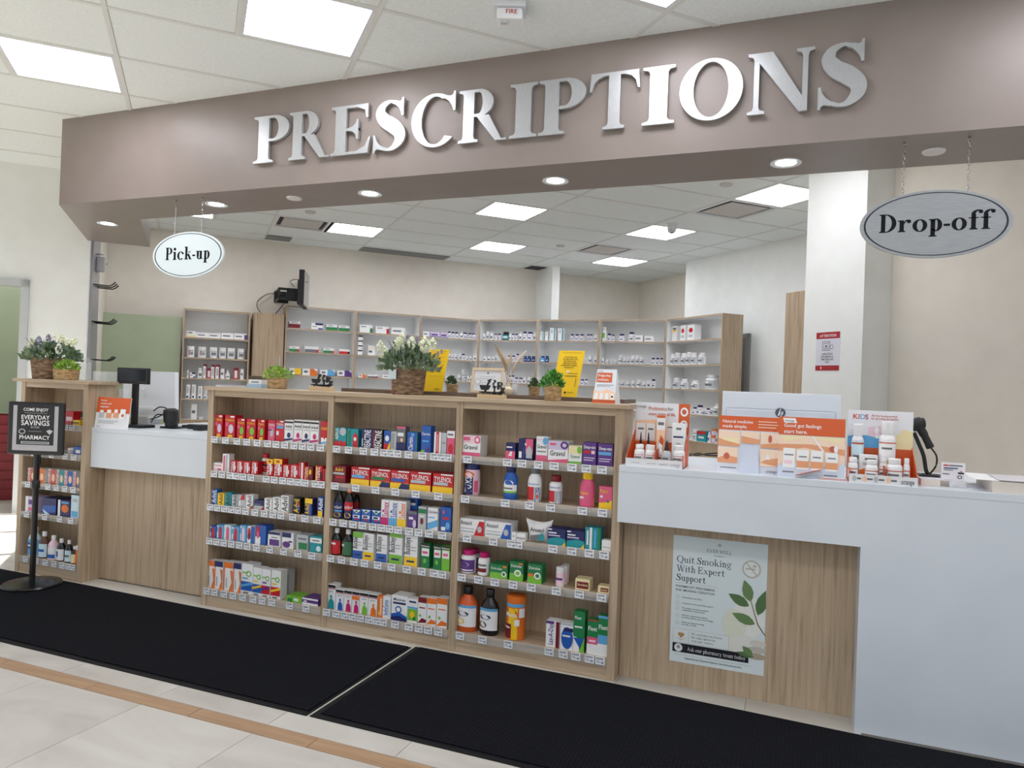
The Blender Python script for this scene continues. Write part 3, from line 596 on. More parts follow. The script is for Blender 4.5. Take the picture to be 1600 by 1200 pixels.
place_back(3, 2, R7, 'b 960 983 710;b 985 1018 708;b 1020 1060 732;b 1062 1108 735;v 1110 1140 728;v 1155 1185 728;v 1190 1225 730')
place_back(4, 0, R7, '#t 1290 1330 255;#t 1345 1390 255;#t 1397 1455 218;#t 1480 1540 220')
place_back(4, 0, R8, 'b 195 221 250;b 230 260 250;b 266 297 250;b 320 342 250;b 343 364 250;v 375 398 255')
place_back(4, 1, R7, 'c 1290 1338 508;n 1342 1380 508'); place_back(4, 1, R8, 'l 283 313 428;w 328 358 412;v 375 397 414')
place_back(4, 2, R8, 'b 240 268 588;b 270 300 588;b 303 328 588')
place_back(5, 0, R8, 'g 434 471 195;b 473 503 245;b 505 528 253;b 558 602 248;b 632 678 233;#p 681 742 258;#p 755 822 264')
place_back(5, 1, R8, 'v 428 450 428;l 455 485 438;l 487 517 438;l 519 548 438;w 557 590 405;w 592 615 420;w 618 641 418;w 645 676 410;w 680 712 408;w 714 748 412;b 803 833 428;b 836 865 428;b 868 893 428')
place_back(5, 2, R8, 'w 540 566 592;w 570 602 592;w 608 648 598;w 653 682 596;w 690 728 586;w 733 763 603;v 770 798 595;b 805 835 588')
place_back(6, 0, R8, '#z 964 998 190;#q 1025 1060 184;#q 1078 1128 178')
place_back(6, 1, R8, 'w 941 968 396;w 970 1003 388;w 1017 1050 392;w 1053 1088 383;w 1092 1125 388;w 1145 1183 388')
place_back(6, 2, R8, 'w 955 995 577;w 1013 1055 585;w 1090 1133 595;w 1188 1260 554')
place_back(6, 3, R8, 'b 1105 1134 798;b 1136 1168 782;w 1171 1204 805;b 1206 1234 806;w 1236 1260 790;w 1262 1300 770')
place_back(6, 4, R8, 'l 1105 1143 962;#m 1146 1215 978;v 1222 1243 985;a 1246 1284 960 2;v 1286 1302 990')
# wall cabinet, green panel, tall cabinet, television, hooks
t = thing('wall_cabinet', 'oak wall cabinet with a slim metal handle between shelf units', 'cabinet', rm(.565, 5.31, 1.275), PI4)
wbox('body', 0, .375, .02, .34, 0, .8, p=t); dr = wbox('door', .012, .37, 0, .0195, .003, .797, p=t)
box('handle', .322, .335, -.022, -.012, .08, .26, M((205, 207, 208), .3, .8), dr, .002); boxes('handle_posts', [(.325, .332, -.0125, .001, .1, .11), (.325, .332, -.0125, .001, .23, .24)], GREYM, dr)
t = thing('green_panel', 'sage green partition panel behind the pick-up counter', 'partition', rm(-1.089, 5.36, 0), PI4)
box('panel', 0, .83, 0, .04, 0, 1.955, GRN, t, .002); box('edge_trim', .8305, .838, -.002, .042, 0, 1.955, M((150, 146, 140), .5), t)
P1 = onN(1228, 458, D1, 4.75); P2 = onN(1256, 458, D1, 4.75)
t = thing('tall_cabinet', 'tall oak cabinet standing behind the white column', 'cabinet', rm(4.75, P1.dot(D2), 0), -PI4)
wbox('body', 0, .55, .02, .5, 0, P1.z, p=t); wbox('door', .002, .548, 0, .0195, .08, P1.z, p=t)
t = thing('television', 'black flat television on a folding wall arm, turned sideways above the shelves', 'television', rm(.86, 5.66, 2.3), PI4)
for nm_, q_, m_, bv_ in (('screen_case', (-.045, .02, -.28, .28, -.02, .42), BLK, .004), ('screen', (.0195, .022, -.27, .27, -.01, .41), M((120, 122, 126), .12), 0), ('rear_bulge', (-.07, -.0455, -.2, .2, .0, .3), M((30, 31, 34), .5), .01)):  # screen reflection is put into its grey base colour
    o = box(nm_, *q_, m_, t, bv_); o.location = (.3, -.46, -.11); o.rotation_euler = (0, 0, -.24)
box('wall_plate', -.03, .15, -.012, -.0005, -.05, .1, BLK, t)
boxes('wall_arm', [(-.02, .0, -.45, -.012, .07, .1), (-.02, .0, -.45, -.012, -.05, -.02), (-.02, .25, -.46, -.44, .07, .1), (-.02, .25, -.46, -.44, -.05, -.02), (.09, .26, -.47, -.43, -.06, .08), (-.02, 0, -.46, -.44, -.05, .1), (.08, .11, -.46, -.44, -.05, .1)], BLK, t)
def bw(x, y, b): return onN(x, y, D2, b)
tag(tube('cable', spline([bw(441, 460, 5.6), bw(420, 459, 5.6), bw(404, 469, 5.6), bw(402, 480, 5.6), bw(410, 492, 5.6)], 8), .005, M((70, 70, 72), .5)), 'thin black cable looping on the wall beside the television arm', 'cable')
tag(tube('cable', spline([bw(460, 448, 5.3), bw(454, 440, 5.3), bw(460, 437, 5.25), bw(472, 438, 5.2), bw(481, 441, 5.15)], 8), .004, BLK), 'black cable looping above the television arm', 'cable')
tag(tube('cable', spline([bw(450, 464, 5.4), bw(443, 475, 5.45), bw(436, 484, 5.5), bw(430, 491, 5.5)], 8), .005, BLK), 'black cable hanging from television arm down behind wall cabinet', 'cable')
t = thing('hook_panel', 'narrow grey metal panel with rows of black display hooks at wall end', 'display panel', rm(-.985, 3.281, 0), PI4)
box('panel', .0, .02, 0, .5, .9, 3.03, M((165, 165, 168), .35, .5), t, .002)
for z in (2.06, 1.72, 1.37):
    for k in range(3):
        b0 = .06+k*.14; v, f = tubemesh([(.02, b0, z), (.15, b0, z-.005), (.18, b0, z+.01), (.2, b0, z+.035)], .006, 6); mobj('hook', v, f, BLK, t, smooth=True)
lathe('badge', [(.0, 0), (.03, 0), (.03, .01), (.0, .01)], M((185, 185, 188), .3, .6), t, 14, (.05, .25, 2.36)); box('clip', .02, .09, .2, .28, 2.2, 2.34, M((195, 195, 196), .35, .4), t, .008); box('clip', .02, .1, .3, .33, 2.28, 2.3, M((195, 195, 196), .35, .4), t, .004)
t = thing('basket_stack', 'stack of red shopping baskets in the back room doorway', 'baskets', rm(-1.68, 4.1, 0), PI4)
RB = M((132, 20, 32), .5)
for k in range(9):
    z = .02+k*.088; boxes('basket', [(-.24, .1, -.16, .16, z, z+.02), (-.25, .11, -.17, -.15, z+.02, z+.085), (-.25, .11, .15, .17, z+.02, z+.085), (-.25, -.23, -.15, .15, z+.02, z+.085), (.09, .11, -.15, .15, z+.02, z+.085)], RB, t)
boxes('base', [(-.24, .1, -.16, .16, 0, .02)], RB, t)
# ceiling bits
t = thing('dome_camera', 'small white dome security camera on the ceiling tile', 'camera', onZ(1050, 350, ZC), 0)
lathe('base', [(.055, -.02), (.06, 0)], WHITE, t, 20); lathe('housing', [(.02, -.1), (.042, -.085), (.05, -.055), (.045, -.0205)], M((215, 216, 218), .3), t, 20)
lens = lathe('lens', [(.018, 0), (.027, .008), (.027, .03)], BLK, t, 16); lens.location = (.0, -.035, -.085); lens.rotation_euler = (-.9, 0, 0)
for (x, y), l in (((485, 331), 'flat round sensor on ceiling beside the square diffuser'), ((876, 384), 'flat round sprinkler cover in middle of the back ceiling'), ((1135, 288), 'flat round sprinkler cover near the white column')):
    tag(lathe('ceiling_disc', [(.05, -.012), (.055, -.004), (.055, .004)], M((205, 203, 200), .5), None, 20, onZ(x, y, ZC)), l, 'sensor')
t = thing('fire_alarm', 'white ceiling fire alarm with red FIRE lettering', 'alarm', onZ(797, 12, ZC), math.radians(20))
box('base', -.075, .075, -.06, .06, -.02, .004, WHITE, t, .004); box('housing', -.06, .06, -.048, .048, -.075, -.0205, M((238, 240, 242), .4), t, .012)
print_mesh('lettering', [['t', 'FIRE', .5, .5, 1, (180, 30, 30)]], .08, .022, lambda x, z, o: (-.03+x, -.0485-o, -.052+z), t); box('strobe_lens', -.04, -.01, -.03, .0, -.082, -.0755, M((205, 210, 215), .1), t, .003)
# downlights and sensor discs in the header soffit
DL = [(338, 319), (578, 302), (868, 282), (1228, 254), (168, 349)]
DLL = ['beside the pick-up sign', 'second from the pick-up sign', 'in the middle of the soffit', 'beside the drop-off sign', 'at the angled end of the soffit']
for (x, y), l in zip(DL, DLL):
    p = onZ(x, y, ZB); t = thing('downlight', 'round recessed downlight '+l, 'downlight', p, 0, 'soffit downlights')
    n = 28; v = []; f = []
    for k in range(n):
        a = 2*math.pi*k/n
        for r, z in ((.048, -.002), (.075, -.006), (.075, .002)): v.append((r*math.cos(a), r*math.sin(a), z))
    for k in range(n):
        m_ = (k+1) % n; f += [(k*3, m_*3, m_*3+1, k*3+1), (k*3+1, m_*3+1, m_*3+2, k*3+2)]
    mobj('trim_ring', v, f, WHITE, t); lathe('lens', [(.049, -.003), (.049, .002)], M((255, 252, 250), .5, emit=DOWN_E), t, 24)
for (x, y), l in (((460, 309), 'flat white disc cover in soffit between two downlights'), ((1459, 236), 'flat white disc cover in soffit above the drop-off sign')):
    tag(lathe('soffit_disc', [(.045, -.01), (.05, -.004), (.05, .002)], M((232, 228, 226), .5), None, 24, onZ(x, y, ZB)), l, 'sensor')
# ================================================================== header lettering and hanging signs
def extrude_polys(name, polys, mapf, depth, mat, parent, smooth=False):
    v, f = [], []
    for ip, p in enumerate(polys):
        ar = sum(p[i][0]*p[(i+1) % len(p)][1]-p[(i+1) % len(p)][0]*p[i][1] for i in range(len(p)))
        if ar < 0: p = p[::-1]
        n = len(p); b = len(v); v += [mapf(x, y, -.0005*ip) for x, y in p]+[mapf(x, y, depth+.0001*ip) for x, y in p]
        f.append(tuple(range(b, b+n))); f.append(tuple(range(b+2*n-1, b+n-1, -1)))
        f += [(b+k, b+n+k, b+n+(k+1) % n, b+(k+1) % n) for k in range(n)]
    return mobj(name, v, f, mat, parent)
LX = [-0.178, 0.095, 0.089, 0.391, 0.391, 0.673, 0.686, 0.9, 0.933, 1.211, 1.228, 1.522, 1.529, 1.69, 1.694, 1.955, 1.968, 2.232, 2.241, 2.405, 2.422, 2.725, 2.736, 3.036, 3.048, 3.256]
hs = thing('header_sign', 'large brushed metal letters reading PRESCRIPTIONS on taupe header', 'sign', (1.54, .5, 2.58))
for k, ch in enumerate('PRESCRIPTIONS'):
    P = gl(ch, .2 if ch != 'I' else .22); xa = min(q[0] for p in P for q in p); xb = max(q[0] for p in P for q in p); x0, x1 = LX[2*k]+.003, LX[2*k+1]-.003
    extrude_polys('letter', P, lambda x, y, d: (x0+(x-xa)/(xb-xa)*(x1-x0)-1.54, -.03+d, y*.288), .018, ALUZ, hs)
    xs = (x0+x1)/2 if ch in 'TSIN' else x0+(.035 if ch in 'OC' else .065)
    box('standoff', xs-1.54-.01, xs-1.54+.01, -.0125, 0, .13, .15, GREYM, hs)
def hang_sign(name, cx, cz, rx, rz_, word, mat, wx, chains, label, ring):
    t = thing(name, label, 'sign', (cx, .6, cz)); n = 48
    el = [(rx*math.cos(2*math.pi*k/n), rz_*math.sin(2*math.pi*k/n)) for k in range(n)]
    extrude_polys('plate', [el], lambda x, y, d: (x, -.006+d, y), .012, mat, t)
    v, f = [], []
    for k in range(n):
        a = 2*math.pi*k/n
        for q in (.947, .92): v.append((rx*q*math.cos(a)+(.0), -.0066, rz_*(q-.01)*math.sin(a)))
    for k in range(n): m_ = (k+1) % n; f.append((2*k, 2*m_, 2*m_+1, 2*k+1))
    mobj('border_line', v, f, M(ring, .5), t)
    pol, wd = serif_text(word, .2, .06); h = .084; sc = min(wx/wd, 1)
    mobj_v, mobj_f = [], []
    for p in pol: mobj_f.append(tuple(range(len(mobj_v), len(mobj_v)+len(p)))); mobj_v += [((x-wd/2)*sc, -.0068, (y-.38)*h) for x, y in p]
    mobj('lettering', mobj_v, mobj_f, M((8, 10, 20), .6, spec=.2), t)
    for dx in chains:
        zt = ZB-cz; zb = rz_*math.sqrt(1-(dx/rx)**2)-.008; v, f = [], []; L = zt-zb; nl = max(4, int(L/.017))
        lathe('eye_hook', [(.006, zt-.012), (.009, zt-.006), (.004, zt)], GREYM, t, 10, (dx, 0, 0))
        ch = None
        for k in range(nl):
            z = zb+L*(k+.5)/nl; r1, r2 = .0045, L/nl*.62; ax = k % 2
            pts = [((dx+r1*math.cos(a), 0, z+r2*math.sin(a)) if ax else (dx, r1*math.cos(a), z+r2*math.sin(a))) for a in [2*math.pi*i/8 for i in range(9)]]
            tubemesh(pts, .0016, 5, v, f)
        mobj('chain', v, f, M((205, 208, 210), .25, .9), t, smooth=True)
    return t
hang_sign('pick_up_sign', -.806, 2.06, .308, .153, 'Pick-up', M((226, 238, 240), .4), .385, (-.125, .108), 'oval pale sign reading Pick-up hanging on chains', (24, 28, 44))
hang_sign('drop_off_sign', 3.552, 2.056, .3, .152, 'Drop-off', ALU, .44, (-.128, .127), 'oval brushed metal sign reading Drop-off hanging on chains', (24, 26, 44))
# ================================================================== goods on the front shelves
PB = ['pick-up side bay', 'middle bay', 'drop-off side bay']
def front(bi, sh, region, rows, shelves=None, zs=LZ, y=.014, where=None, dmax=.15):
    ox, oy, s = region; z = zs[sh]; shelf = (shelves or CSH)[bi*5+sh] if shelves is None else shelves[sh]
    wh = where or PB[bi]
    for x0, x1, yt, desc, spec in rows:
        yy = y; flat = None
        if isinstance(yt, tuple): yt, yy = yt
        p0 = onY(ox+x0/s, oy+yt/s, yy); p1 = onY(ox+x1/s, oy+yt/s, yy); w_ = p1.x-p0.x; h = (p0.z+p1.z)/2-z; cx = (p0.x+p1.x)/2
        lab = '%s on %s shelf, %s' % (desc, ORD[sh], wh); gr = 'goods on the %s shelf, %s' % (ORD[sh], wh); loc = (cx, yy, z)
        if spec[0] == '@': bottle(loc, 0, w_, h, spec[1:], lab, gr, dmul=.75 if ('syrup' in spec or 'wide' in spec) and w_ > .05 else 1)
        else: carton(loc, 0, w_, h, min(dmax, max(.03, w_*.9)), spec, lab, gr)
        if yy <= y: price_tag(shelf, min(cx-w_*.1, 9), z, 0)
ADV = lambda c: 'W|r 0 .86 1 .94 K|t Advil .5 .72 .13 K|r .1 .55 .9 .6 S|e .55 .32 .2 .12 %s|p %s 0 .05 1 .12 1 .2 0 .14' % (c, c)
KID = lambda c: 'R|r .55 .9 .95 .97 W|t TYLENOL .5 .78 .1 Y|r .1 .5 .4 .68 P|e .65 .4 .25 .2 %s|p Y .3 0 .9 0 .8 .14 .4 .14' % c
Z1 = (310, 600, 6.314); Z2 = (310, 750, 5.714); Z3 = (505, 620, 6.0); Z4 = (500, 780, 5.218); Z5 = (705, 630, 5.714); Z6 = (700, 790, 4.286); ZL = (0, 580, 3.4286)
front(0, 0, Z1, [(165, 240, 303, 'tall red carton with lilac figure', KID('J')), (266, 362, 308, 'tall red carton with lilac figure', KID('J')), (385, 460, 340, 'red carton with green figure', KID('L')), (478, 565, 345, 'red carton with green figure', KID('L')), (588, 655, 352, 'red carton with green figure', KID('L')),
 (692, 757, 358, 'pink and red carton', 'P|r 0 .85 1 1 R|t TYLENOL .5 .78 .1 W|e .6 .4 .25 .2 S|r .1 .5 .6 .56 V'), (768, 848, 360, 'red carton with blue band', 'R|r .5 .92 .95 .98 W|r .1 .62 .95 .74 C|t TYLENOL .5 .82 .1 W|r .1 .3 .4 .5 W'),
 (852, 938, 356, 'white carton with navy curve', ADV('N')), (946, 1026, 352, 'white carton with pink curve', ADV('M')), (1030, 1104, 358, 'white carton with navy curve', ADV('N')), (1108, 1190, 364, 'white carton with pink curve', ADV('M')), (1212, 1274, 368, 'red and white carton with yellow lettering', 'R|t Advil .5 .7 .13 Y|r .1 0 1 .3 W|e .6 .35 .15 .12 R|p C 0 .03 1 .1 1 .16 0 .1')])
TYV = lambda top='': 'R|t TYLENOL .3 .5 .26 W 90 .9|r .55 .1 .75 .9 W|r .8 .3 .95 .6 X'+top
front(0, 1, Z1, [(150, 238, 778, 'low white carton with red lettering', 'W|t TYLENOL .5 .7 .2 R|r .1 .1 .9 .4 X|r .5 .15 .9 .3 R'), (240, 305, 690, 'tall white carton with pink stripe', 'W|r .15 .05 .4 .9 P|r .5 .05 .8 .95 S'), (322, 376, 755, 'red carton with sideways white lettering', TYV()), (381, 440, 758, 'red carton with sideways white lettering', TYV()), (445, 514, 765, 'red carton with sideways white lettering', TYV()), (525, 588, 765, 'red carton with sideways white lettering', TYV()),
 (612, 676, (688, .06), 'white bottle with red cap', '@pill W R|.1 .64|r 0 0 1 1 R|r .1 .55 .9 .7 K|p W .3 0 .7 .4 .5 .6 .2 .4'), (678, 738, 740, 'red carton with yellow top', TYV('|r 0 .72 1 1 Y|r .3 .8 .7 .92 R')), (748, 830, 740, 'red carton with yellow top', TYV('|r 0 .72 1 1 Y|r .3 .8 .7 .92 R')), (836, 902, 795, 'red carton with sideways white lettering', TYV()), (908, 985, 795, 'red carton with sideways white lettering', TYV()),
 (990, 1046, 775, 'red and white carton', 'R|r .5 0 .8 1 W|r .1 .2 .3 .8 P'), (1050, 1130, 815, 'red carton with yellow disc', 'D|r 0 0 .45 1 R|t TYLENOL .22 .5 .3 E 90 .9|e .7 .6 .15 .2 Y'), (1160, 1222, 810, 'yellow-edged red carton', 'R|r 0 0 .15 1 Y|t TYLENOL .4 .5 .3 W 90 .9|r .7 .1 .95 .6 K'), (1228, 1262, 838, 'narrow red carton', 'R|r .3 .1 .6 .9 D')])
AV = lambda b, c, x='': '%s|t Advil .5 .5 .42 %s 90 .85%s' % (b, c, x)
front(0, 2, Z2, [(112, 168, 85, 'blue carton with sideways lettering', AV('B', 'W', '|r .8 0 1 1 C')), (172, 232, 118, 'yellow carton with sideways black lettering', AV('Y', 'K')), (238, 294, 112, 'teal carton with sideways lettering', AV((70, 190, 190) and 'T', 'K')), (300, 354, 132, 'silver carton with sideways lettering', AV('S', 'K')), (358, 420, 132, 'silver carton with red flash', 'S|p R .3 .6 .9 .6 .9 1 .5 1|r .1 .1 .4 .5 W'), (425, 488, 132, 'white carton with sideways black lettering', AV('W', 'K', '|p R .6 0 1 0 1 .3')), (498, 584, 180, 'dark navy carton with red corner', 'N|r 0 0 1 .4 S|p R .7 0 1 0 1 .4|r .1 .5 .7 .6 A'),
 (590, 656, 163, 'white carton with sideways black lettering', AV('W', 'K')), (665, 732, 155, 'white carton with sideways black lettering', AV('W', 'K')), (738, 806, 140, 'white carton with sideways black lettering', AV('W', 'K')), (845, 910, 160, 'black carton with sideways gold lettering', AV('K', 'Y', '|p R .6 .7 1 .5 1 .6 .6 .8|p B .6 .4 1 .2 1 .4 .6 .6')), (953, 1020, 165, 'blue carton with yellow top', 'N|r 0 .7 1 1 Y|t Advil .35 .35 .4 Y 90 .6|r .6 .05 .9 .6 B'), (1072, 1112, 152, 'blue and yellow carton', 'B|r 0 0 1 .3 Y|t Advil .5 .62 .3 W 90 .6')])
def CLD(a, b): return '%s|r .35 .05 .75 .75 %s|p %s .35 .75 .75 .75 .55 .95|r .05 .85 .3 .95 W|r .1 .1 .25 .5 W' % (a, b, b)
front(0, 3, Z2, [(104, 160, 412, 'small blue carton with red capsule', CLD('B', 'R')), (166, 227, 402, 'light blue carton with red capsule', CLD('C', 'R')), (231, 292, 402, 'white carton with pink capsule', CLD('Q', 'P')), (296, 366, 418, 'light blue carton with red capsule', CLD('C', 'R')), (373, 430, 405, 'pale blue carton with pink capsule', CLD('C', 'X')), (438, 505, 415, 'white and blue carton with dark red capsule', 'W|r .5 0 1 1 B|e .28 .6 .2 .33 R|e .28 .4 .2 .2 D'), (513, 605, 405, 'tall blue carton with red capsule', 'B|r 0 0 .5 .4 W|e .25 .65 .17 .33 R|e .25 .5 .12 .2 P'),
 (622, 730, 465, 'white carton with purple panel', 'W|r 0 .82 1 1 N|r .15 .08 .95 .5 V|r .3 .6 .8 .66 A'), (750, 850, 472, 'white carton with purple swirl', 'W|r .0 .7 .8 1 N|e .4 .25 .35 .2 V|r .6 .4 .9 .5 N'), (876, 980, 490, 'grey carton with green panel', 'S|r .2 .08 .95 .5 G|r .15 .7 .85 .8 A'), (998, 1104, 505, 'teal carton with white band', 'T|r 0 .6 1 .9 W|r .2 .7 .8 .78 A|e .75 .25 .2 .18 Q')])
OR = lambda c, x='': 'W|r 0 0 .12 1 O|r 0 .8 1 1 %s|p %s .7 .75 1 .7 1 0 .6 0 .9 .3|r .3 .1 .36 .45 A' % (c, x or 'O')
NS = lambda a, b: 'W|e .65 .68 .25 .1 L|e .65 .68 .15 .06 W|r .05 .69 .6 .73 L|r .1 .5 .6 .55 %s|r 0 .12 1 .42 %s|p %s 0 .3 1 .42 1 .34 0 .22|r .2 .03 .7 .08 A' % (b, a, b)
front(0, 4, Z2, [(82, 146, 718, 'white carton with orange edge', OR('O')), (148, 220, 725, 'white carton with navy top and orange edge', OR('N')), (231, 312, 735, 'white carton with orange edge', OR('O')), (316, 386, 742, 'white carton with navy top and orange edge', OR('N')), (390, 488, 750, 'large white carton with blue base', NS('B', 'C')), (491, 570, 785, 'white carton with blue and gold base', NS('B', 'Y')), (572, 645, 800, 'white carton with purple and red base', NS('R', 'V')), (655, 738, 808, 'white carton with gold and red base', NS('R', 'Y')), (745, 815, (795, .1), 'plain grey-white carton behind the others', 'S|r .6 .2 .8 .8 A'),
 (785, 922, 1040, 'flat green carton', 'L|r .5 .3 .8 .7 W|r .1 .1 .4 .6 G'), (928, 1070, 1058, 'flat purple and white carton', 'V|r 0 0 1 .3 W|r 0 .75 1 1 W|r .1 .4 .3 .6 W')])
RE = lambda b: '%s|t REACTINE .5 .5 .4 W 90 .92|r .05 .1 .15 .5 S' % b
front(1, 0, Z3, [(112, 220, 290, 'teal carton with red pleated base', 'T|t AERIUS .15 .65 .22 W 90 .6|e .7 .8 .28 .22 S|r 0 0 1 .22 R|p R 0 .22 .2 .32 .4 .22 .6 .32 .8 .22 1 .32 1 .2 0 .2'), (226, 330, 300, 'teal carton with red arrow', 'T|r .55 0 1 .6 R|p R .5 .6 1 .6 .78 .8|e .75 .45 .12 .1 W|r .1 .1 .3 .9 G'), (362, 472, 303, 'navy carton with sideways lettering', RE('N')), (476, 560, 310, 'black carton with red edge and sideways lettering', RE('K')+'|r 0 0 .08 1 R'), (572, 634, 318, 'blue carton with red and yellow base', 'B|p R 0 0 1 0 1 .2 0 .4|p Y .5 0 1 0 1 .5|e .5 .6 .3 .15 W'), (637, 688, 325, 'grey carton of fine print', 'S|r .2 .1 .3 .9 A|r .5 .1 .6 .9 A'),
 (692, 774, 280, 'dark carton with pink top', 'A|r 0 .92 1 1 P|r .1 .6 .8 .75 W|e .6 .45 .15 .08 H|r 0 0 1 .35 N'), (790, 885, 332, 'blue carton with sideways lettering and green edge', 'B|t Claritin .35 .4 .26 W 90 .7|r .9 0 1 1 G|r .4 .8 .7 .95 C'), (925, 1012, 272, 'tall blue carton with white lettering', 'B|t Claritin .45 .7 .1 W|r .1 .4 .8 .46 C|r 0 0 .4 .1 L|r .6 .05 .9 .2 V'), (1042, 1108, 332, 'white carton with red stripe', 'W|r .3 0 .7 1 R|r .45 .1 .55 .9 X'), (1112, 1158, 340, 'plain grey carton', 'S|r .2 .5 .8 .55 A'), (1164, 1236, 320, 'pink-red carton with white top', 'P|r 0 .7 1 1 W|r .1 .8 .8 .88 A|e .5 .25 .3 .2 R')])
def TYL(a, b): return 'R|r .4 .93 1 1 W|t TYLENOL .5 .72 .26 W 0 .86|r .05 .4 .75 .56 %s|r 0 0 1 .33 Y|p %s .45 0 1 0 1 .3 .6 .33' % (a, b)
front(1, 1, Z3, [(90, 212, 648, 'dark red carton with gold lettering', 'D|t Advil .5 .8 .2 Y|r .05 .5 .9 .62 S|r .3 .3 .9 .4 R'), (265, 437, 662, 'wide red carton with light blue and yellow bands', TYL('C', 'Y')), (447, 628, 680, 'wide red carton with green band and navy corner', TYL('G', 'N')), (634, 810, 695, 'wide red carton with blue band and navy corner', TYL('B', 'N')), (816, 1012, 708, 'wide red carton with grey and yellow bands', TYL('S', 'Y')), (1030, 1220, 725, 'wide red carton with grey and yellow bands', TYL('S', 'Y'))])
VK = 'B|p W 0 1 1 1 .5 .7|r .35 .8 .65 .95 G|r .1 .3 .9 .55 W|r .2 .35 .7 .5 N|r .3 .15 .8 .25 R'
SX = lambda c, d: 'W|t Salinex .55 .62 .3 %s 90 .6|e .3 .55 .12 .06 %s|r 0 0 1 .3 %s' % (c, c, d)
front(1, 2, Z3, [(90, 178, 862, 'dark syrup bottle with navy label', '@syrup K K|.04 .55|r 0 0 1 1 N|t NyQuil .5 .7 .16 W|r .1 .4 .9 .5 C|e .5 .2 .3 .16 Y'), (190, 272, 850, 'dark syrup bottle with red label', '@syrup K O|.04 .55|r 0 0 1 1 N|r 0 .5 1 1 R|t DayQuil .5 .7 .16 W|e .5 .2 .3 .16 Y'), (272, 328, (868, .1), 'dark syrup bottle standing behind the blue cartons', '@syrup K R|.04 .55|r 0 0 1 1 R'), (275, 352, 1060, 'small blue carton with white chevron', VK), (360, 446, 1060, 'small blue carton with white chevron', VK), (456, 542, 1068, 'small blue carton with white chevron', VK),
 (546, 618, 965, 'white carton with pink base', SX('M', 'M')), (621, 698, 972, 'white carton with light blue base', SX('B', 'C')), (700, 780, 980, 'white carton with orange base', SX('O', 'Y')), (800, 886, (935, .07), 'tall blue and violet carton', 'B|r 0 0 1 .5 V|e .5 .85 .3 .08 N|r .1 .7 .8 .78 W'), (798, 880, 1072, 'low purple carton', 'V|r 0 .8 1 1 A|e .75 .25 .2 .25 J|r .1 .5 .6 .65 W'), (892, 968, 1030, 'grey-green carton', 'S|r 0 .7 1 .9 G|e .5 .35 .2 .15 D|r .2 .55 .8 .6 W'), (982, 1078, 1042, 'white carton with pale blue waves', 'W|t Otrivin .5 .82 .13 N|p C 0 .3 1 .5 1 .2 0 0|r .1 .55 .7 .6 C'), (1104, 1203, 1038, 'blue carton with red lettering', 'B|r .2 .5 .8 .6 R|e .7 .25 .2 .15 C|r .1 .05 .5 .2 W|e .3 .8 .1 .08 P')])
BK = lambda a, b: 'W|r 0 0 1 .3 %s|t Buckleys .2 .65 .22 K 90 .55|r .5 .5 .9 .54 S|r .5 .6 .9 .64 S%s|r .2 .12 .8 .18 N' % (a, b)
RB_ = lambda c: '%s|r 0 .85 1 1 K|r .1 .5 .95 .82 W|t Robitussin .5 .92 .08 W|r .2 .6 .8 .7 P|e .5 .3 .2 .1 L' % c
front(1, 3, Z4, [(82, 160, 240, 'dark syrup bottle with red label and white cap', '@syrup K W|.05 .55|r 0 0 1 1 R|p W 0 0 1 0 .8 .4 .2 .3|p O .5 0 1 0 .9 .4|r .2 .7 .6 .85 W'), (170, 255, 250, 'dark syrup bottle with green label and white cap', '@syrup K W|.05 .55|r 0 0 1 1 F|p W 0 0 1 0 .8 .4 .2 .3|p O .1 .1 .4 .1 .3 .4|r .1 .65 .4 .8 W'), (273, 352, 268, 'white carton with green top and blue base', BK('B', '|r 0 .8 1 1 L')), (356, 440, 280, 'white carton with yellow base', BK('Y', '')), (466, 548, 290, 'white carton with blue base', BK('B', '')), (570, 673, 282, 'large white carton with green top and base', BK('L', '|r 0 .88 1 1 L')), (694, 798, 297, 'large white carton with yellow base', BK('Y', '')),
 (826, 896, 365, 'green carton with black top', RB_('G')), (928, 990, 378, 'green carton with pink lettering', RB_('G')), (994, 1060, 385, 'lime carton with pink lettering', RB_('L'))])
BMAN = lambda c, d='W': 'W|r 0 .85 1 .97 K|r 0 .8 1 .83 R|r .2 .68 .8 .73 S|e .6 .5 .12 .07 %s|p %s .3 .02 .95 .02 .9 .3 .7 .42 .5 .42 .35 .3|r .3 .75 .7 .79 %s' % (c, c, d)
ER = lambda c: 'W|r 0 .8 1 1 %s|r .15 .6 .85 .64 %s|p %s 0 .05 1 .1 1 .2 .5 .25|e .3 .33 .12 .05 L' % (c, c, c)
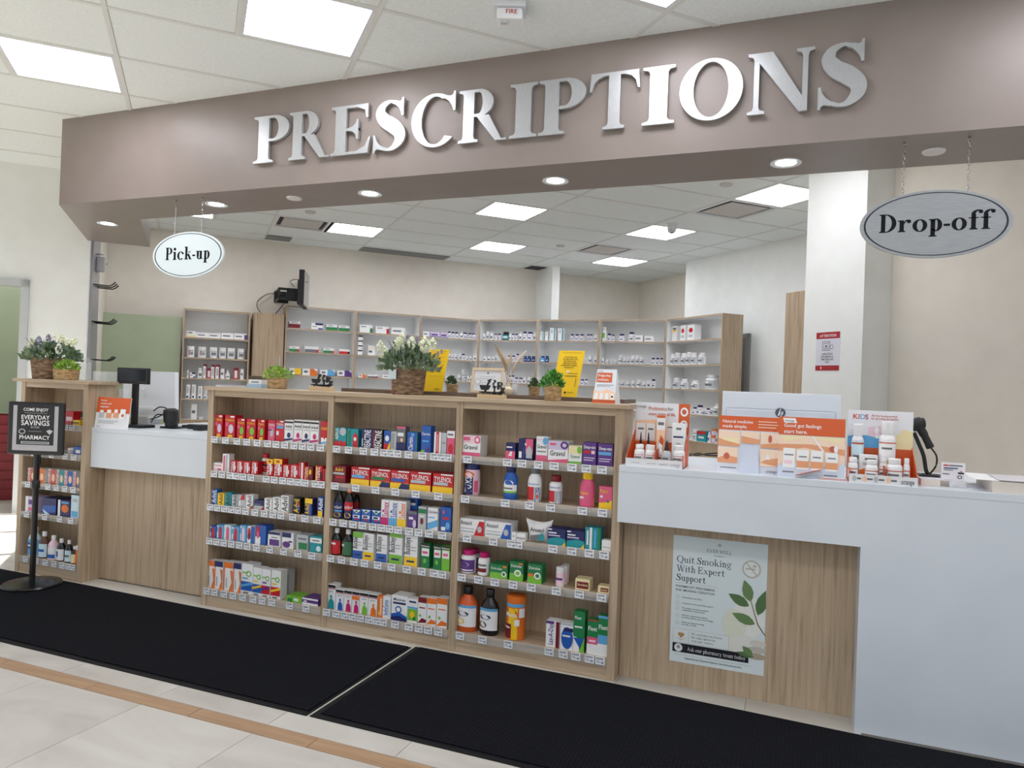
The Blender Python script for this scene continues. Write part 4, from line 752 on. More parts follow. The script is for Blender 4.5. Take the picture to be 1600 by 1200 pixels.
front(1, 4, Z4, [(50, 128, 692, 'tall white carton with teal figure', BMAN('T')), (132, 194, 735, 'white carton with blue figure', BMAN('B')), (198, 261, 742, 'white carton with magenta figure', BMAN('M')), (264, 324, 752, 'white carton with orange band and magenta figure', BMAN('M', 'O')+'|r 0 .62 1 .78 O'), (327, 394, 762, 'white carton with green figure', BMAN('L')), (397, 468, 775, 'white carton with orange figure', BMAN('O')), (474, 511, 790, 'narrow orange carton', 'O|r .5 .1 .9 .9 H|e .3 .2 .15 .1 Y'), (514, 578, 795, 'white carton with sideways blue lettering', 'W|t hydraSense .4 .5 .3 B 90 .7|r .7 .1 .9 .9 Q'),
 (587, 716, 788, 'wide white carton with navy waves', 'W|t Mucinex .5 .85 .12 N|r .1 .66 .9 .74 N|e .45 .45 .2 .14 B|e .45 .45 .13 .09 W|p B 0 .25 .5 .35 1 .2 1 0 0 0|p N 0 .12 .5 .2 1 .1 1 0 0 0'), (717, 798, 815, 'white carton with green scene', 'W|r 0 .1 1 .58 L|r .15 .85 .85 .92 N|e .5 .35 .25 .15 Y|r 0 .6 1 .68 C|e .7 .2 .15 .08 G'), (803, 872, 800, 'white carton with dark red top', ER('D')), (876, 950, 808, 'white carton with orange top', ER('O')), (955, 1040, 808, 'white carton with orange top', ER('O'))])
GV = lambda c, d='X': '%s|t Gravol .5 .46 .24 K 0 .8|r 0 0 1 .18 %s|p %s 0 .18 1 .1 1 .25|e .8 .82 .18 .16 %s|r .05 .75 .5 .9 %s' % ('W', c, c, c, d)
front(2, 0, Z5, [(108, 265, 288, 'white carton with pink curve', 'W|r 0 .62 1 1 X|t Gravol .45 .44 .22 K 0 .75|r 0 0 1 .18 P|e .82 .8 .17 .18 P|e .82 .8 .09 .1 W|r .05 .75 .4 .92 P'), (488, 574, 355, 'small navy and pink carton', 'N|r 0 0 1 .5 P|p W .3 .2 .7 .2 .5 .45|r .1 .7 .7 .78 W|e .6 .4 .1 .1 W'), (603, 733, 318, 'navy carton with pink panel', 'N|r .5 .3 1 1 P|p S .55 .1 .95 .1 .95 .5 .75 .7 .55 .5|r .05 .1 .25 .4 W|e .5 .75 .06 .06 W|r .38 .1 .44 .6 B'),
 (762, 862, 297, 'white carton with blue flower and pink base', 'W|t Gravol .5 .6 .15 K 0 .8|r 0 0 1 .25 P|e .8 .82 .22 .15 C|r .1 .84 .5 .9 X|r .1 .38 .9 .42 A'), (868, 1046, 338, 'wide white carton with purple flower', 'W|r 0 .6 1 1 J|t Gravol .48 .44 .24 K 0 .75|p P 0 0 1 0 1 .2 0 .1|e .82 .82 .2 .18 V|e .82 .82 .1 .09 J|r .1 .8 .4 .9 P'), (1050, 1168, 380, 'pale green carton', 'W|r 0 .55 1 1 (200,222,170)|t Gravol .5 .42 .2 F 0 .7|r 0 0 1 .14 L|e .82 .78 .17 .2 L'.replace('(200,222,170)', 'E')), (1178, 1298, 350, 'purple carton with red band', 'V|t Sleep-eze .5 .8 .15 W 0 .86|r .05 .52 .6 .64 R|r .65 .5 .9 .64 X|r .1 .3 .9 .34 J|r .1 .2 .8 .24 J'), (1312, 1446, 365, 'purple carton with blue band', 'V|t Sleep-eze .5 .8 .15 W 0 .86|r .05 .5 .9 .64 C|r .1 .3 .9 .34 J|r .1 .2 .8 .24 J')])
front(2, 1, Z5, [(100, 232, 545, 'pink tablet bottle with blue cap', '@tum X N|.04 .78|r .15 0 .7 .75 N|e .45 .85 .3 .14 O|t TUMS .42 .42 .36 W 90 .7|r .75 .1 .95 .6 P'), (462, 583, 545, 'cobalt blue bottle with white label', '@wide B N|.12 .55|r 0 0 1 1 B|r 0 .15 1 .7 W|e .45 .8 .3 .2 W|r .1 .4 .7 .5 A|r 0 .15 1 .28 L'), (678, 798, 555, 'white bottle with red and blue label', '@wide W A|.02 .56|r 0 0 1 1 W|t Gaviscon .5 .88 .12 B|r 0 .05 .55 .72 R|r .55 .05 1 .72 S|e .75 .6 .12 .1 B|p B .6 0 .95 0 .9 .5 .65 .5|e .75 .25 .08 .1 U'), (866, 978, 650, 'white bottle with dark red cap', '@pill W D|.04 .7|r 0 0 1 1 W|t Gaviscon .5 .85 .13 B|r 0 .05 .55 .65 R|r .55 .05 1 .65 S|p B .6 0 .95 0 .9 .6 .65 .6'),
 (1143, 1276, 605, 'bright pink bottle with yellow cap', '@wide P Y|.02 .55|r 0 0 1 1 P|p Y .2 0 1 0 1 .4 .7 .35 .4 .15|t Pepto .4 .7 .15 Y|r .1 .4 .4 .5 W'), (1322, 1440, 745, 'pink carton with yellow wave', 'P|p Y 0 0 1 0 1 .4 .5 .3 0 .25|t Pepto .4 .8 .16 Y 0 .6|r .1 .5 .3 .6 W|r .6 .3 .8 .4 A')])
AN = lambda c: 'W|t Anusol .27 .75 .26 K 0 .45|r .05 .35 .6 .42 S|r .05 .15 .6 .25 S|p %s .6 0 1 0 1 .9 .8 .9|e .82 .4 .09 .2 S' % c
PX = 'N|p T 0 0 1 0 1 .4 .6 .5 0 .35|p Y .8 0 1 0 1 .25|r .05 .7 .5 .78 W|r .05 .55 .7 .62 J|r .02 .9 .25 .98 W'
front(2, 2, Z6, [(78, 245, 90, 'long white carton with red triangle', AN('R')), (250, 424, 110, 'long white carton with blue triangle', AN('B')), (426, 456, 178, 'small plain white carton', 'W|r .2 .4 .8 .6 S'), (459, 518, 186, 'small white carton with black lettering', 'W|t Anusol .5 .4 .3 K'), (668, 790, 155, 'blue and teal carton with yellow corner', PX), (796, 915, 170, 'blue and teal carton with yellow corner', PX), (920, 1024, 148, 'teal carton with white stripe', 'T|r .3 0 .45 1 W|r .12 .2 .22 .85 W|r .6 .1 .7 .9 C|r .85 0 1 1 G'), (1030, 1096, 232, 'plain low white carton', 'W|r .1 .3 .9 .4 S')], dmax=.09)
front(2, 3, Z6, [(72, 168, 302, 'white bottle with purple label and magenta cap', '@pill W M|.08 .6|r 0 0 1 1 V|e .4 .6 .28 .22 J|r .1 .1 .9 .2 W'), (132, 200, (292, .09), 'magenta-capped bottle behind the purple-label bottle', '@pill W M|.08 .6|r 0 0 1 1 V'), (192, 267, 320, 'white bottle with magenta cap', '@pill W M|.08 .66|r 0 0 1 1 W|r .1 .6 .8 .75 A|r .1 .15 .8 .45 D'), (282, 400, 395, 'wide green carton with lime base', 'G|r 0 0 1 .42 L|e .8 .35 .14 .2 W|e .8 .35 .08 .12 G|t Dulcolax .4 .72 .18 W 0 .65|r .75 .8 .95 .95 O'), (415, 506, 378, 'green carton with white ring', 'G|r 0 0 1 .4 L|e .6 .42 .26 .18 W|e .6 .42 .15 .1 L|t Dulcolax .5 .8 .15 W 0 .8|r .7 .88 .95 .97 O'), (535, 630, 395, 'green carton with orange tab', 'G|r 0 0 1 .4 L|e .7 .42 .24 .18 W|e .7 .42 .14 .1 G|t Dulcolax .5 .82 .15 W 0 .8|r .05 .35 .4 .52 O'), (718, 774, 415, 'white vial of tablets', '@vial W W|.1 .7|r 0 0 1 1 X|r .1 .4 .8 .6 V'), (748, 796, (405, .06), 'white vial of tablets', '@vial W W|.1 .7|r 0 0 1 1 X'), (768, 808, (392, .1), 'white vial of tablets', '@vial W W|.1 .7|r 0 0 1 1 X'),
 (853, 950, 492, 'cream carton with dark red panel', 'E|r .1 .15 .92 .75 D|t Senokot .5 .5 .22 E 0 .7'), (1004, 1088, 540, 'small cream carton with dark red panel', 'E|r .2 .2 .85 .75 D|t Senokot .5 .5 .3 E 0 .55')])
PEG = lambda: '|.12 .6|r 0 0 1 1 W|r 0 .88 1 1 C|e .4 .6 .26 .12 K|e .4 .6 .23 .1 N|r .3 .58 .5 .63 W|e .3 .25 .2 .14 '
front(2, 4, Z6, [(52, 182, 550, 'large bottle of orange liquid with black cap', '@syrup U K'+PEG()+'Y'), (206, 328, 570, 'large bottle of dark liquid with black cap', '@syrup K K'+PEG()+'I'), (377, 500, 612, 'tall orange fibre canister', '@can O O|.02 .86|r 0 0 1 1 O|r 0 .88 1 .97 C|r .3 .0 .7 .85 Y|e .42 .68 .28 .17 U|t Meta .42 .68 .13 W|r .05 .02 .45 .42 D|r .58 .38 .78 .55 W|r .1 .3 .4 .34 W|r .75 .6 1 .85 W'), (658, 748, 775, 'white carton with sideways purple lettering', 'W|t Lax-A-Day .35 .5 .2 V 90 .8|r .75 0 1 1 D|r 0 .9 .6 1 V'), (753, 840, 790, 'white and blue carton with blue disc', 'W|r 0 .93 1 1 S|e .55 .45 .45 .42 B|r .3 .7 1 .84 N|r .2 .5 .8 .56 W'), (845, 920, 710, 'tall green and white carton', 'G|p W 0 0 .6 0 .4 .35 0 .38|p B 0 .35 1 .35 .6 .1|p L .55 0 1 0 1 .38|t Fleet .4 .85 .08 W 0 .6|r .1 .6 .8 .64 W'),
 (935, 1008, 765, 'green carton with pink band', 'G|t Fleet .5 .75 .13 W 0 .8|r 0 .3 1 .5 P|r 0 0 1 .3 W|r .2 .36 .8 .42 X|r 0 .97 1 1 R'), (1008, 1080, 740, 'green carton with light blue band', 'G|t Fleet .5 .72 .12 W 0 .85|r 0 .3 1 .52 C|r 0 0 1 .3 W|r 0 .94 1 1 C')])
# soft pouch leaning on the third shelf
p0 = onY(700+526/4.286, 790+240/4.286, .02); p1 = onY(700+662/4.286, 790+240/4.286, .02); t = thing('soft_pouch', 'crumpled white and teal wipes pouch on third shelf, drop-off side bay', 'pouch', ((p0.x+p1.x)/2, .05, LZ[2]))
w_ = p1.x-p0.x; N = 10; v, f = [], []
for sgn in (-1, 1):
    for j in range(N+1):
        for i in range(N+1):
            u, q = i/N, j/N; th = .028*(math.sin(math.pi*u)*math.sin(math.pi*min(q*1.0, 1)))**.6
            fl_ = (abs(u-.5)*2)**3*q*.3; v.append(((u-.5)*w_*(1+.35*q*q*abs(u-.5)*2), sgn*th+.004*math.sin(9*u+5*q), .09*q+.05*fl_))
for s_ in range(2):
    b = s_*(N+1)**2
    for j in range(N):
        for i in range(N): k = b+j*(N+1)+i; f.append((k, k+1, k+N+2, k+N+1) if s_ == 0 else (k, k+N+1, k+N+2, k+1))
mobj('pouch_body', v, f, [cm('W', .3), cm('T', .3)], t, [1 if (j % N) < 0 else 0 for j in range(len(f))], True)
flat_print('print', 't Anusol .5 .62 .26 K|p T .55 0 1 0 1 .35 .8 .45|p A .0 0 .55 0 .75 .35 .1 .25', w_*.72, .075, t, -.031, z0=.012)
# goods in the narrow unit
NB = 'narrow pick-up unit'; FZ = dict(shelves=LSH, zs=LZL, y=.0, where=NB)
BA = lambda c: 'W|r .35 0 1 1 %s|t BAND-AID .18 .5 .26 R 90 .9|e .7 .45 .2 .25 H' % c
front(0, 0, ZL, [(352, 394, 215, 'red carton', 'R|r .1 .3 .9 .6 X'), (408, 446, (220, .05), 'green carton', 'G|r .1 .5 .9 .6 W'), (384, 428, 262, 'small yellow carton', 'Y|r .1 .4 .9 .6 K')], **FZ)
front(0, 1, ZL, [(180, 225, 425, 'white and red carton', 'W|r 0 .3 1 .6 R'), (265, 332, 428, 'low red and white carton', 'W|r 0 .2 1 .8 R'), (350, 390, 412, 'round white tub', '@jar W W|.1 .7|r 0 0 1 1 S'), (393, 440, 405, 'blue and white carton', 'B|r .3 .2 .8 .6 W')], **FZ)
front(0, 2, ZL, [(150, 192, 520, 'white carton with brown panel', BA('Z')), (197, 240, 522, 'white carton with orange panel', BA('O')), (259, 301, 525, 'white carton with rust panel', BA('Z')), (304, 345, 530, 'white carton with teal panel', BA('T')), (348, 392, 535, 'white carton with blue panel', BA('B')), (397, 430, 540, 'white carton with grey panel', BA('A'))], **FZ)
front(0, 3, ZL, [(138, 197, 672, 'pink carton with lilac panel', 'J|r 0 0 .25 1 W|r .3 .1 .9 .3 P|r .3 .5 .9 .8 V'), (230, 302, 680, 'large navy carton', 'N|p B 0 0 1 .2 1 .6 0 .5|p Q 0 .3 .6 0 .2 0'), (312, 376, 692, 'navy carton with orange picture', 'N|r 0 0 .2 1 W|e .6 .5 .3 .25 O|r .3 .8 .9 .92 C'), (382, 424, 665, 'tall pale blue carton', 'Q|r .1 .05 .9 .3 C|r .2 .7 .8 .85 S')], **FZ)
front(0, 4, ZL, [(137, 190, 838, 'clear bottle with blue label', '@syrup Q W|.05 .6|r 0 0 1 1 C|r .1 .4 .9 .8 B|r .15 .55 .8 .65 W'), (197, 240, 862, 'dark bottle with pale label', '@syrup I W|.05 .55|r 0 0 1 1 Q|r .1 .4 .8 .6 B'), (246, 290, 883, 'white bottle with blue base label', '@syrup X W|.05 .5|r 0 0 1 1 W|r .1 .05 .9 .4 B'), (294, 332, 900, 'dark brown bottle with white label', '@syrup K W|.05 .55|r 0 0 1 1 W|r .0 .3 .5 .8 B'), (340, 372, 907, 'dark brown bottle with grey label', '@syrup K W|.05 .55|r 0 0 1 1 Q|r .2 .4 .8 .6 A'), (374, 398, (940, .0), 'small dark bottle', '@syrup K W|.05 .55|r 0 0 1 1 E'), (401, 417, 935, 'slim orange tube', '@vial U W|.1 .7|r 0 0 1 1 O')], **FZ)
# ================================================================== poster, wall notice, sign stand
PW, PH = .385, .541
def puv(x, y): t_ = (y-72-.11*(x-103))/955; return (x-(103-25*t_))/709, 1-t_
def pp(col, *q):
    o = ['p', col]
    for i in range(0, len(q), 2): u, v = puv(q[i], q[i+1]); o += [u, v]
    return o
def leaf(bx, by, tx, ty, w_, col):
    dx, dy = tx-bx, ty-by; L = math.hypot(dx, dy); nx, ny = -dy/L*w_, dx/L*w_; q = []
    for s_ in (1, -1):
        R_ = (0, .15, .35, .6, .82, 1) if s_ > 0 else (.82, .6, .35, .15)
        for t_ in R_: k = math.sin(math.pi*t_**.85)*s_; q += [min(bx+dx*t_+nx*k, 800), by+dy*t_+ny*k]
    return pp(col, *q)
GL = (104, 134, 84); G2 = (84, 116, 70); INK = (34, 40, 58); TAN = (186, 178, 162)
pe = [['r', 0, 0, 1, 1, (218, 229, 231)], ['e', .83, .43, .16, .16, (232, 234, 226)], ['e', .68, .36, .13, .12, (222, 226, 208)], ['e', .8, .2, .18, .09, (226, 226, 218)]]
pe += [['e', .5, .955, .02, .012, TAN], ['z', 'EVERWELL', .5, .905, .026, (70, 78, 96), 0, .36], ['t', 'PHARMACY', .5, .87, .011, (120, 126, 136), 0, .22]]
for tx, v_, w_ in (('Quit Smoking', .815, .62), ('With Expert', .742, .54), ('Support', .67, .35)): pe.append(['s', tx, .045, v_, .052, INK, 0, w_])
pe += [['r', .05, .627, .5, .629, TAN], ['l', 'PHARMACIST PRESCRIBING', .045, .6, .018, INK, 0, .45], ['l', 'FOR SMOKING CESSATION', .045, .57, .018, INK, 0, .44]]
for tx, v_ in (('Personalized quit plans', .515), ('Assessment and prescribing support', .47), ('Prescription smoking cessation', .432), ('medications, if appropriate', .415), ('Nicotine replacement options', .375), ('including patches, gum, and lozenges', .358), ('Follow-up support to help', .32), ('you stay on track', .303)): pe.append(['l', tx, .12, v_, .012, (70, 76, 92), 0, .4])
for v_ in (.515, .47, .424, .367, .312): pe += [['e', .07, v_, .022, .0157, (160, 168, 176)], ['e', .07, v_, .019, .0135, (226, 234, 236)], ['p', INK, .06, v_, .068, v_-.006, .082, v_+.008, .068, v_-.002]]
pe += [['r', .03, .155, .63, .265, TAN], ['r', .033, .157, .627, .263, (222, 230, 230)], ['r', .2, .165, .203, .255, TAN], ['e', .105, .222, .02, .013, (180, 140, 84)], ['e', .135, .222, .02, .013, (180, 140, 84)], ['p', (180, 140, 84), .086, .219, .154, .219, .12, .19], ['p', TAN, .06, .2, .12, .172, .18, .2, .12, .18]]
for tx, v_ in (('We can help you choose', .238), ('the right option for', .211), ('your quit journey.', .184)): pe.append(['s', tx, .23, v_, .017, (60, 66, 84), 0, .38])
pe += [['r', .03, .08, .84, .15, (16, 16, 26)], ['e', .095, .115, .045, .032, (222, 226, 228)], ['e', .095, .12, .02, .014, (150, 154, 160)], ['r', .16, .09, .163, .14, (90, 90, 100)], ['s', 'Ask our pharmacy team today', .19, .113, .03, (232, 234, 236), 0, .62],
       ['r', .05, .06, .88, .062, TAN], ['t', 'Supportive care. Practical solutions. Care that puts you first.', .47, .038, .013, (80, 86, 100), 0, .62]]
for k in range(3): pe.append(['e', .93-.01*k, .24-.05*k, .085+.012*k, .024, ((214, 210, 200), (196, 190, 180), (176, 160, 140))[k]])
pe += [leaf(690, 565, 640, 405, 40, GL), leaf(678, 598, 525, 508, 36, G2), leaf(722, 728, 553, 650, 36, GL), leaf(742, 662, 802, 480, 44, G2), leaf(715, 965, 588, 935, 20, G2), leaf(705, 960, 630, 890, 26, GL)]
pe += [pp((70, 62, 52), 688, 560, 692, 558, 745, 730, 797, 806, 795, 812, 740, 734)]
an = [['e', .84, .80, .096, .0683, TAN], ['e', .84, .80, .082, .0583, (222, 230, 230)], ['p', TAN, .775, .847, .785, .853, .905, .754, .895, .748], ['r', .78, .795, .88, .806, TAN], ['e', .87, .825, .02, .01, TAN]]
t = thing('poster', 'pale green poster about quitting smoking on wood panel', 'poster', (2.5325+PW/2, .08, .105))
box('paper', -PW/2, PW/2, -.0012, 0, 0, PH, M((218, 229, 231), .22), t)
flat_print('print', pe+an, PW, PH, t, -.0014, step=.00003)
b0 = onN(1293.5, 549, D1, 4.163); t = thing('notice', 'red and white ATTENTION notice about narcotics on the white column', 'sign', (b0.x, b0.y, b0.z-.14), -PI4)
NW, NH = .217, .281; box('plate', -NW/2, NW/2, -.003, .0005, 0, NH, M((226, 226, 236), .4), t, .001)
flat_print('print', [['r', 0, .83, 1, 1, (176, 24, 40)], ['r', 0, 0, 1, .13, (170, 22, 38)], ['t', 'ATTENTION', .5, .91, .07, 'W', 0, .84], ['r', .27, .52, .6, .76, 'A'], ['r', .29, .535, .58, .745, (226, 226, 236)], ['r', .33, .56, .54, .72, 'A'], ['r', .345, .575, .525, .705, (226, 226, 236)], ['r', .4, .6, .48, .66, 'A'], ['e', .68, .61, .07, .06, 'A'], ['e', .68, .61, .055, .047, (226, 226, 236)],
    ['t', 'NARCOTICS', .5, .43, .045, 'K', 0, .6], ['t', 'SECURED IN A', .5, .36, .045, 'K', 0, .68], ['t', 'TIME-DELAYED', .5, .29, .045, 'K', 0, .72], ['t', 'SAFE', .5, .22, .045, 'K', 0, .3], ['r', .22, .04, .28, .09, 'X'], ['r', .32, .06, .8, .07, 'Z']], NW, NH, t, -.0032, step=.0002)
bp = onZ(58, 914, 0); bp.y = -.185; bp.z = .009; t = thing('sign_stand', 'black pole stand with framed everyday savings sign standing on the mat', 'sign stand', bp, .38)
lathe('base', [(.152, 0), (.155, .006), (.148, .014), (.05, .024), (.02, .026)], M((14, 14, 16), .25), t, 40); lathe('pole', [(.016, .0255), (.016, .765)], M((16, 16, 18), .35), t, 16); lathe('collar', [(.021, .56), (.022, .565), (.022, .6), (.018, .605)], BLK, t, 16)
FWd, FHt = .325, .305; zc_ = .755
fr = box('sign_frame', -FWd/2, FWd/2, -.024, -.004, zc_, zc_+FHt, M((15, 15, 17), .4), t, .011)
fr2 = flat_print('sign_print', [['r', .1, .08, .9, .93, (176, 176, 178)], ['r', .17, .19, .83, .93, (20, 20, 22)], ['t', 'COME ENJOY', .5, .86, .06, 'W', 0, .44], ['r', .3, .79, .7, .795, 'S'], ['t', 'EVERYDAY', .5, .715, .085, 'W', 0, .5], ['t', 'SAVINGS', .5, .61, .1, 'W', 0, .54], ['t', 'IN OUR', .5, .525, .035, 'S', 0, .2], ['e', .27, .44, .06, .05, 'S'], ['e', .27, .44, .045, .035, 'K'], ['r', .38, .44, .62, .455, 'A'], ['p', 'S', .7, .46, .76, .49, .82, .46, .76, .39], ['t', 'PHARMACY', .5, .335, .08, 'W', 0, .56], ['r', .26, .21, .76, .255, 'S'], ['r', .28, .22, .74, .245, 'A']], FWd, FHt, t, -.0245, z0=zc_, step=.0003)
box('sign_back', -.02, .02, -.0042, .006, .7, .8, BLK, t)
# ================================================================== plants
LEAFC = [M((62, 96, 58), .55), M((86, 122, 74), .55), M((112, 140, 100), .55)]; LIME = [M((140, 178, 66), .5), M((168, 198, 88), .5), M((112, 156, 58), .5)]; BRI = [M((70, 142, 52), .5), M((108, 172, 70), .5), M((52, 116, 46), .5)]; DRK = [M((66, 92, 56), .6), M((84, 108, 68), .6), M((50, 78, 48), .6)]
def foliage(name, parent, cx, cy, z0, rx, rz_, n, size, mats, seed, up=.35):
    rd = random.Random(seed); v, f, mi = [], [], []
    for k in range(n):
        th = rd.uniform(0, 2*math.pi); ph = rd.uniform(-.1, 1)**1.0*math.pi/2; rr = rd.uniform(.25, 1)**.5
        d = Vector((math.cos(th)*math.cos(ph), math.sin(th)*math.cos(ph), math.sin(ph)))
        p = Vector((cx+d.x*rx*rr, cy+d.y*rx*.8*rr, z0+max(d.z, -.05)*rz_*rr))
        ax = (d+Vector((rd.uniform(-.6, .6), rd.uniform(-.6, .6), rd.uniform(-.2, .8)+up))).normalized(); sd_ = ax.cross(Vector((rd.uniform(-1, 1), rd.uniform(-1, 1), rd.uniform(-1, 1)))).normalized(); nn = ax.cross(sd_)
        L = size*rd.uniform(.7, 1.3); w_ = L*rd.uniform(.28, .42); b = len(v)
        v += [p, p+ax*L*.45+sd_*w_+nn*L*.05, p+ax*L, p+ax*L*.45-sd_*w_+nn*L*.05, p+ax*L*.5-nn*L*.08]
        f += [(b, b+1, b+4), (b+1, b+2, b+4), (b+2, b+3, b+4), (b+3, b, b+4)]; mi += [rd.randrange(len(mats))]*4
    return tag(mobj(name, v, f, mats, parent, mi), kind='stuff')
def stems(parent, n, cx, cy, z0, z1, r, seed, mat):
    rd = random.Random(seed); v, f = [], []
    for k in range(n):
        a = rd.uniform(0, 6.28); q = rd.uniform(.2, 1)*r
        tubemesh([(cx, cy, z0), (cx+q*.5*math.cos(a), cy+q*.5*math.sin(a), (z0+z1)/2), (cx+q*math.cos(a), cy+q*math.sin(a), z1)], .0015, 4, v, f)
    return mobj('stems', v, f, mat, parent)
def basket(parent, r0, r1, h, mat, ringn, wavy=0, name='basket'):
    n = 40; v, f = [], []; R_ = ringn*2
    for j in range(R_+1):
        q = j/R_; r = r0+(r1-r0)*q+(.0022 if j % 2 else -.0008)
        for k in range(n):
            a = 2*math.pi*k/n; hh = h*q+(wavy*math.sin(a*4)*q if wavy else 0); rr = r+(.0015 if (k+j) % 2 else 0); v.append((rr*math.cos(a), rr*math.sin(a), hh))
    for j in range(R_):
        for k in range(n): f.append((j*n+k, j*n+(k+1) % n, (j+1)*n+(k+1) % n, (j+1)*n+k))
    f.append(tuple(range(n-1, -1, -1))); b = len(v)
    v.append((0, 0, h*.82)); f += [(R_*n+k, R_*n+(k+1) % n, b) for k in range(n)]
    return mobj(name, v, f, mat, parent, smooth=True)
def small_plant(px0, px1, ytop, ybase, Y, z, fol, mats, label, seed, pot=ROPE, n=260, size=.02, potname='basket'):
    a = onY(px0, ybase, Y); b = onY(px1, ybase, Y); w_ = b.x-a.x; h = onY((px0+px1)/2, ytop, Y).z-z
    t = thing('potted_plant', label, 'plant', ((a.x+b.x)/2, Y+.0, z)); basket(t, w_*.47, w_*.5, h, pot, 8, name=potname)
    fx0, fx1, fy = fol; fw = onY(fx1, fy, Y).x-onY(fx0, fy, Y).x; fh = onY((fx0+fx1)/2, fy, Y).z-z-h
    off = (onY(fx0, fy, Y).x+onY(fx1, fy, Y).x)/2-(a.x+b.x)/2
    foliage('foliage', t, off, 0, h*.95, max(fw/2-size*.7, .01), max(fh-size*.6, .01), n, size, mats, seed); stems(t, 14, 0, 0, h*.7, h+fh*.4, w_*.5, seed, mats[0])
    return t
BY, BZ, LY, LZ_ = .095, 1.2, .33, 1.219
small_plant(421, 445, 590, 606, BY, BZ, (411, 457, 571), LIME, 'small light green plant in a straw pot beside the white card box', 1, n=300, size=.017)
small_plant(851, 876, 603, 626, BY, BZ, (842, 887, 577), BRI, 'bright green bushy plant in a rope pot in front of the yellow notice', 2, n=420, size=.018)
small_plant(699, 714, 600, 611, LY, LZ_, (696, 715, 586), DRK, 'tiny dark plant in a straw pot beside the picture frame', 3, n=200, size=.012)
small_plant(827, 842, 604, 616, LY, LZ_, (825, 845, 590), DRK, 'tiny dark plant in a straw pot beside the bright green plant', 4, n=200, size=.012)
small_plant(91, 116, 577, 592, .06, 1.2, (89, 122, 561), LIME, 'small lime plant in a rope pot on the narrow unit', 5, n=300, size=.022)
def flower_basket(px0, px1, ytop, ybase, Y, z, fol, label, seed, flowers, wavy, fsize):
    a = onY(px0, ybase, Y); b = onY(px1, ybase, Y); w_ = b.x-a.x; h = onY((px0+px1)/2, ytop, Y).z-z; cx = (a.x+b.x)/2
    t = thing('flower_basket', label, 'plant', (cx, Y, z)); basket(t, w_*.46, w_*.54, h, WICK, 13, wavy)
    fx0, fx1, fy = fol; xa, xb = onY(fx0, fy, Y).x, onY(fx1, fy, Y).x; fh = onY((fx0+fx1)/2, fy, Y).z-z-h
    foliage('foliage', t, (xa+xb)/2-cx, 0, h*.93, (xb-xa)/2-fsize*.6, (fh-fsize)*.78, 520, fsize, [M((104, 126, 92), .6), M((84, 110, 76), .6), M((128, 146, 112), .6), M((122, 138, 128), .6)], seed, .5); stems(t, 30, 0, 0, h*.7, h+fh*.8, w_*.8, seed, DRK[0])
    rd = random.Random(seed)
    for fxp, fyp, L, c in flowers:
        p = onY(fxp, fyp, Y-.05); base = p-Vector((cx, Y, z)); v, f = [], []
        L *= 1.15
        for k in range(40):
            q = rd.uniform(0, 1); r = (.42*L)*(math.sin(math.pi*(q*.85+.12))); a_ = rd.uniform(0, 6.28); o = base+Vector((r*math.cos(a_), r*math.sin(a_), (q-.5)*L*1.5)); s_ = L*.2
            n0 = len(v); v += [o+Vector(d)*s_ for d in ((1, 0, 0), (-1, 0, 0), (0, 1, 0), (0, -1, 0), (0, 0, 1), (0, 0, -1))]; f += [tuple(n0+i for i in q_) for q_ in ((0, 2, 4), (2, 1, 4), (1, 3, 4), (3, 0, 4), (2, 0, 5), (1, 2, 5), (3, 1, 5), (0, 3, 5))]
        mobj('flower', v, f, M(c, .6), t)
    return t, h, w_
CRM = (232, 236, 206); LAV = (150, 142, 166)
ft, fh_, fw_ = flower_basket(615, 660, 575, 615, BY, BZ, (592, 690, 524), 'large wicker basket of white flowers in front of yellow notice', 11, [(594, 541, .03, CRM), (601, 550, .03, CRM), (597, 557, .022, CRM), (621, 536, .03, CRM), (628, 530, .033, CRM), (643, 536, .034, CRM), (663, 539, .042, CRM), (676, 538, .033, CRM), (621, 548, .026, CRM), (630, 545, .022, CRM), (684, 553, .014, LAV), (690, 549, .012, LAV), (637, 526, .014, LAV), (652, 530, .014, LAV), (612, 545, .014, LAV)], .006, .03)
a = onY(620, 585, BY-.05); box('price_card', a.x-ft.location.x-.021, a.x-ft.location.x+.021, -fw_*.56, -fw_*.56+.001, a.z-BZ-.024, a.z-BZ+.024, M((206, 220, 222), .5), ft)
flower_basket(60, 92, 560, 590, .08, 1.2, (46, 119, 523), 'wicker basket of white and lavender flowers on the narrow unit', 12, [(51, 534, .03, CRM), (61, 532, .03, (150, 150, 172)), (76, 528, .026, LAV), (92, 545, .035, (240, 242, 236)), (96, 528, .03, CRM), (104, 534, .024, CRM), (112, 536, .026, CRM), (118, 533, .024, CRM), (84, 524, .02, CRM), (70, 540, .02, LAV), (48, 540, .02, CRM)], .006, .035)
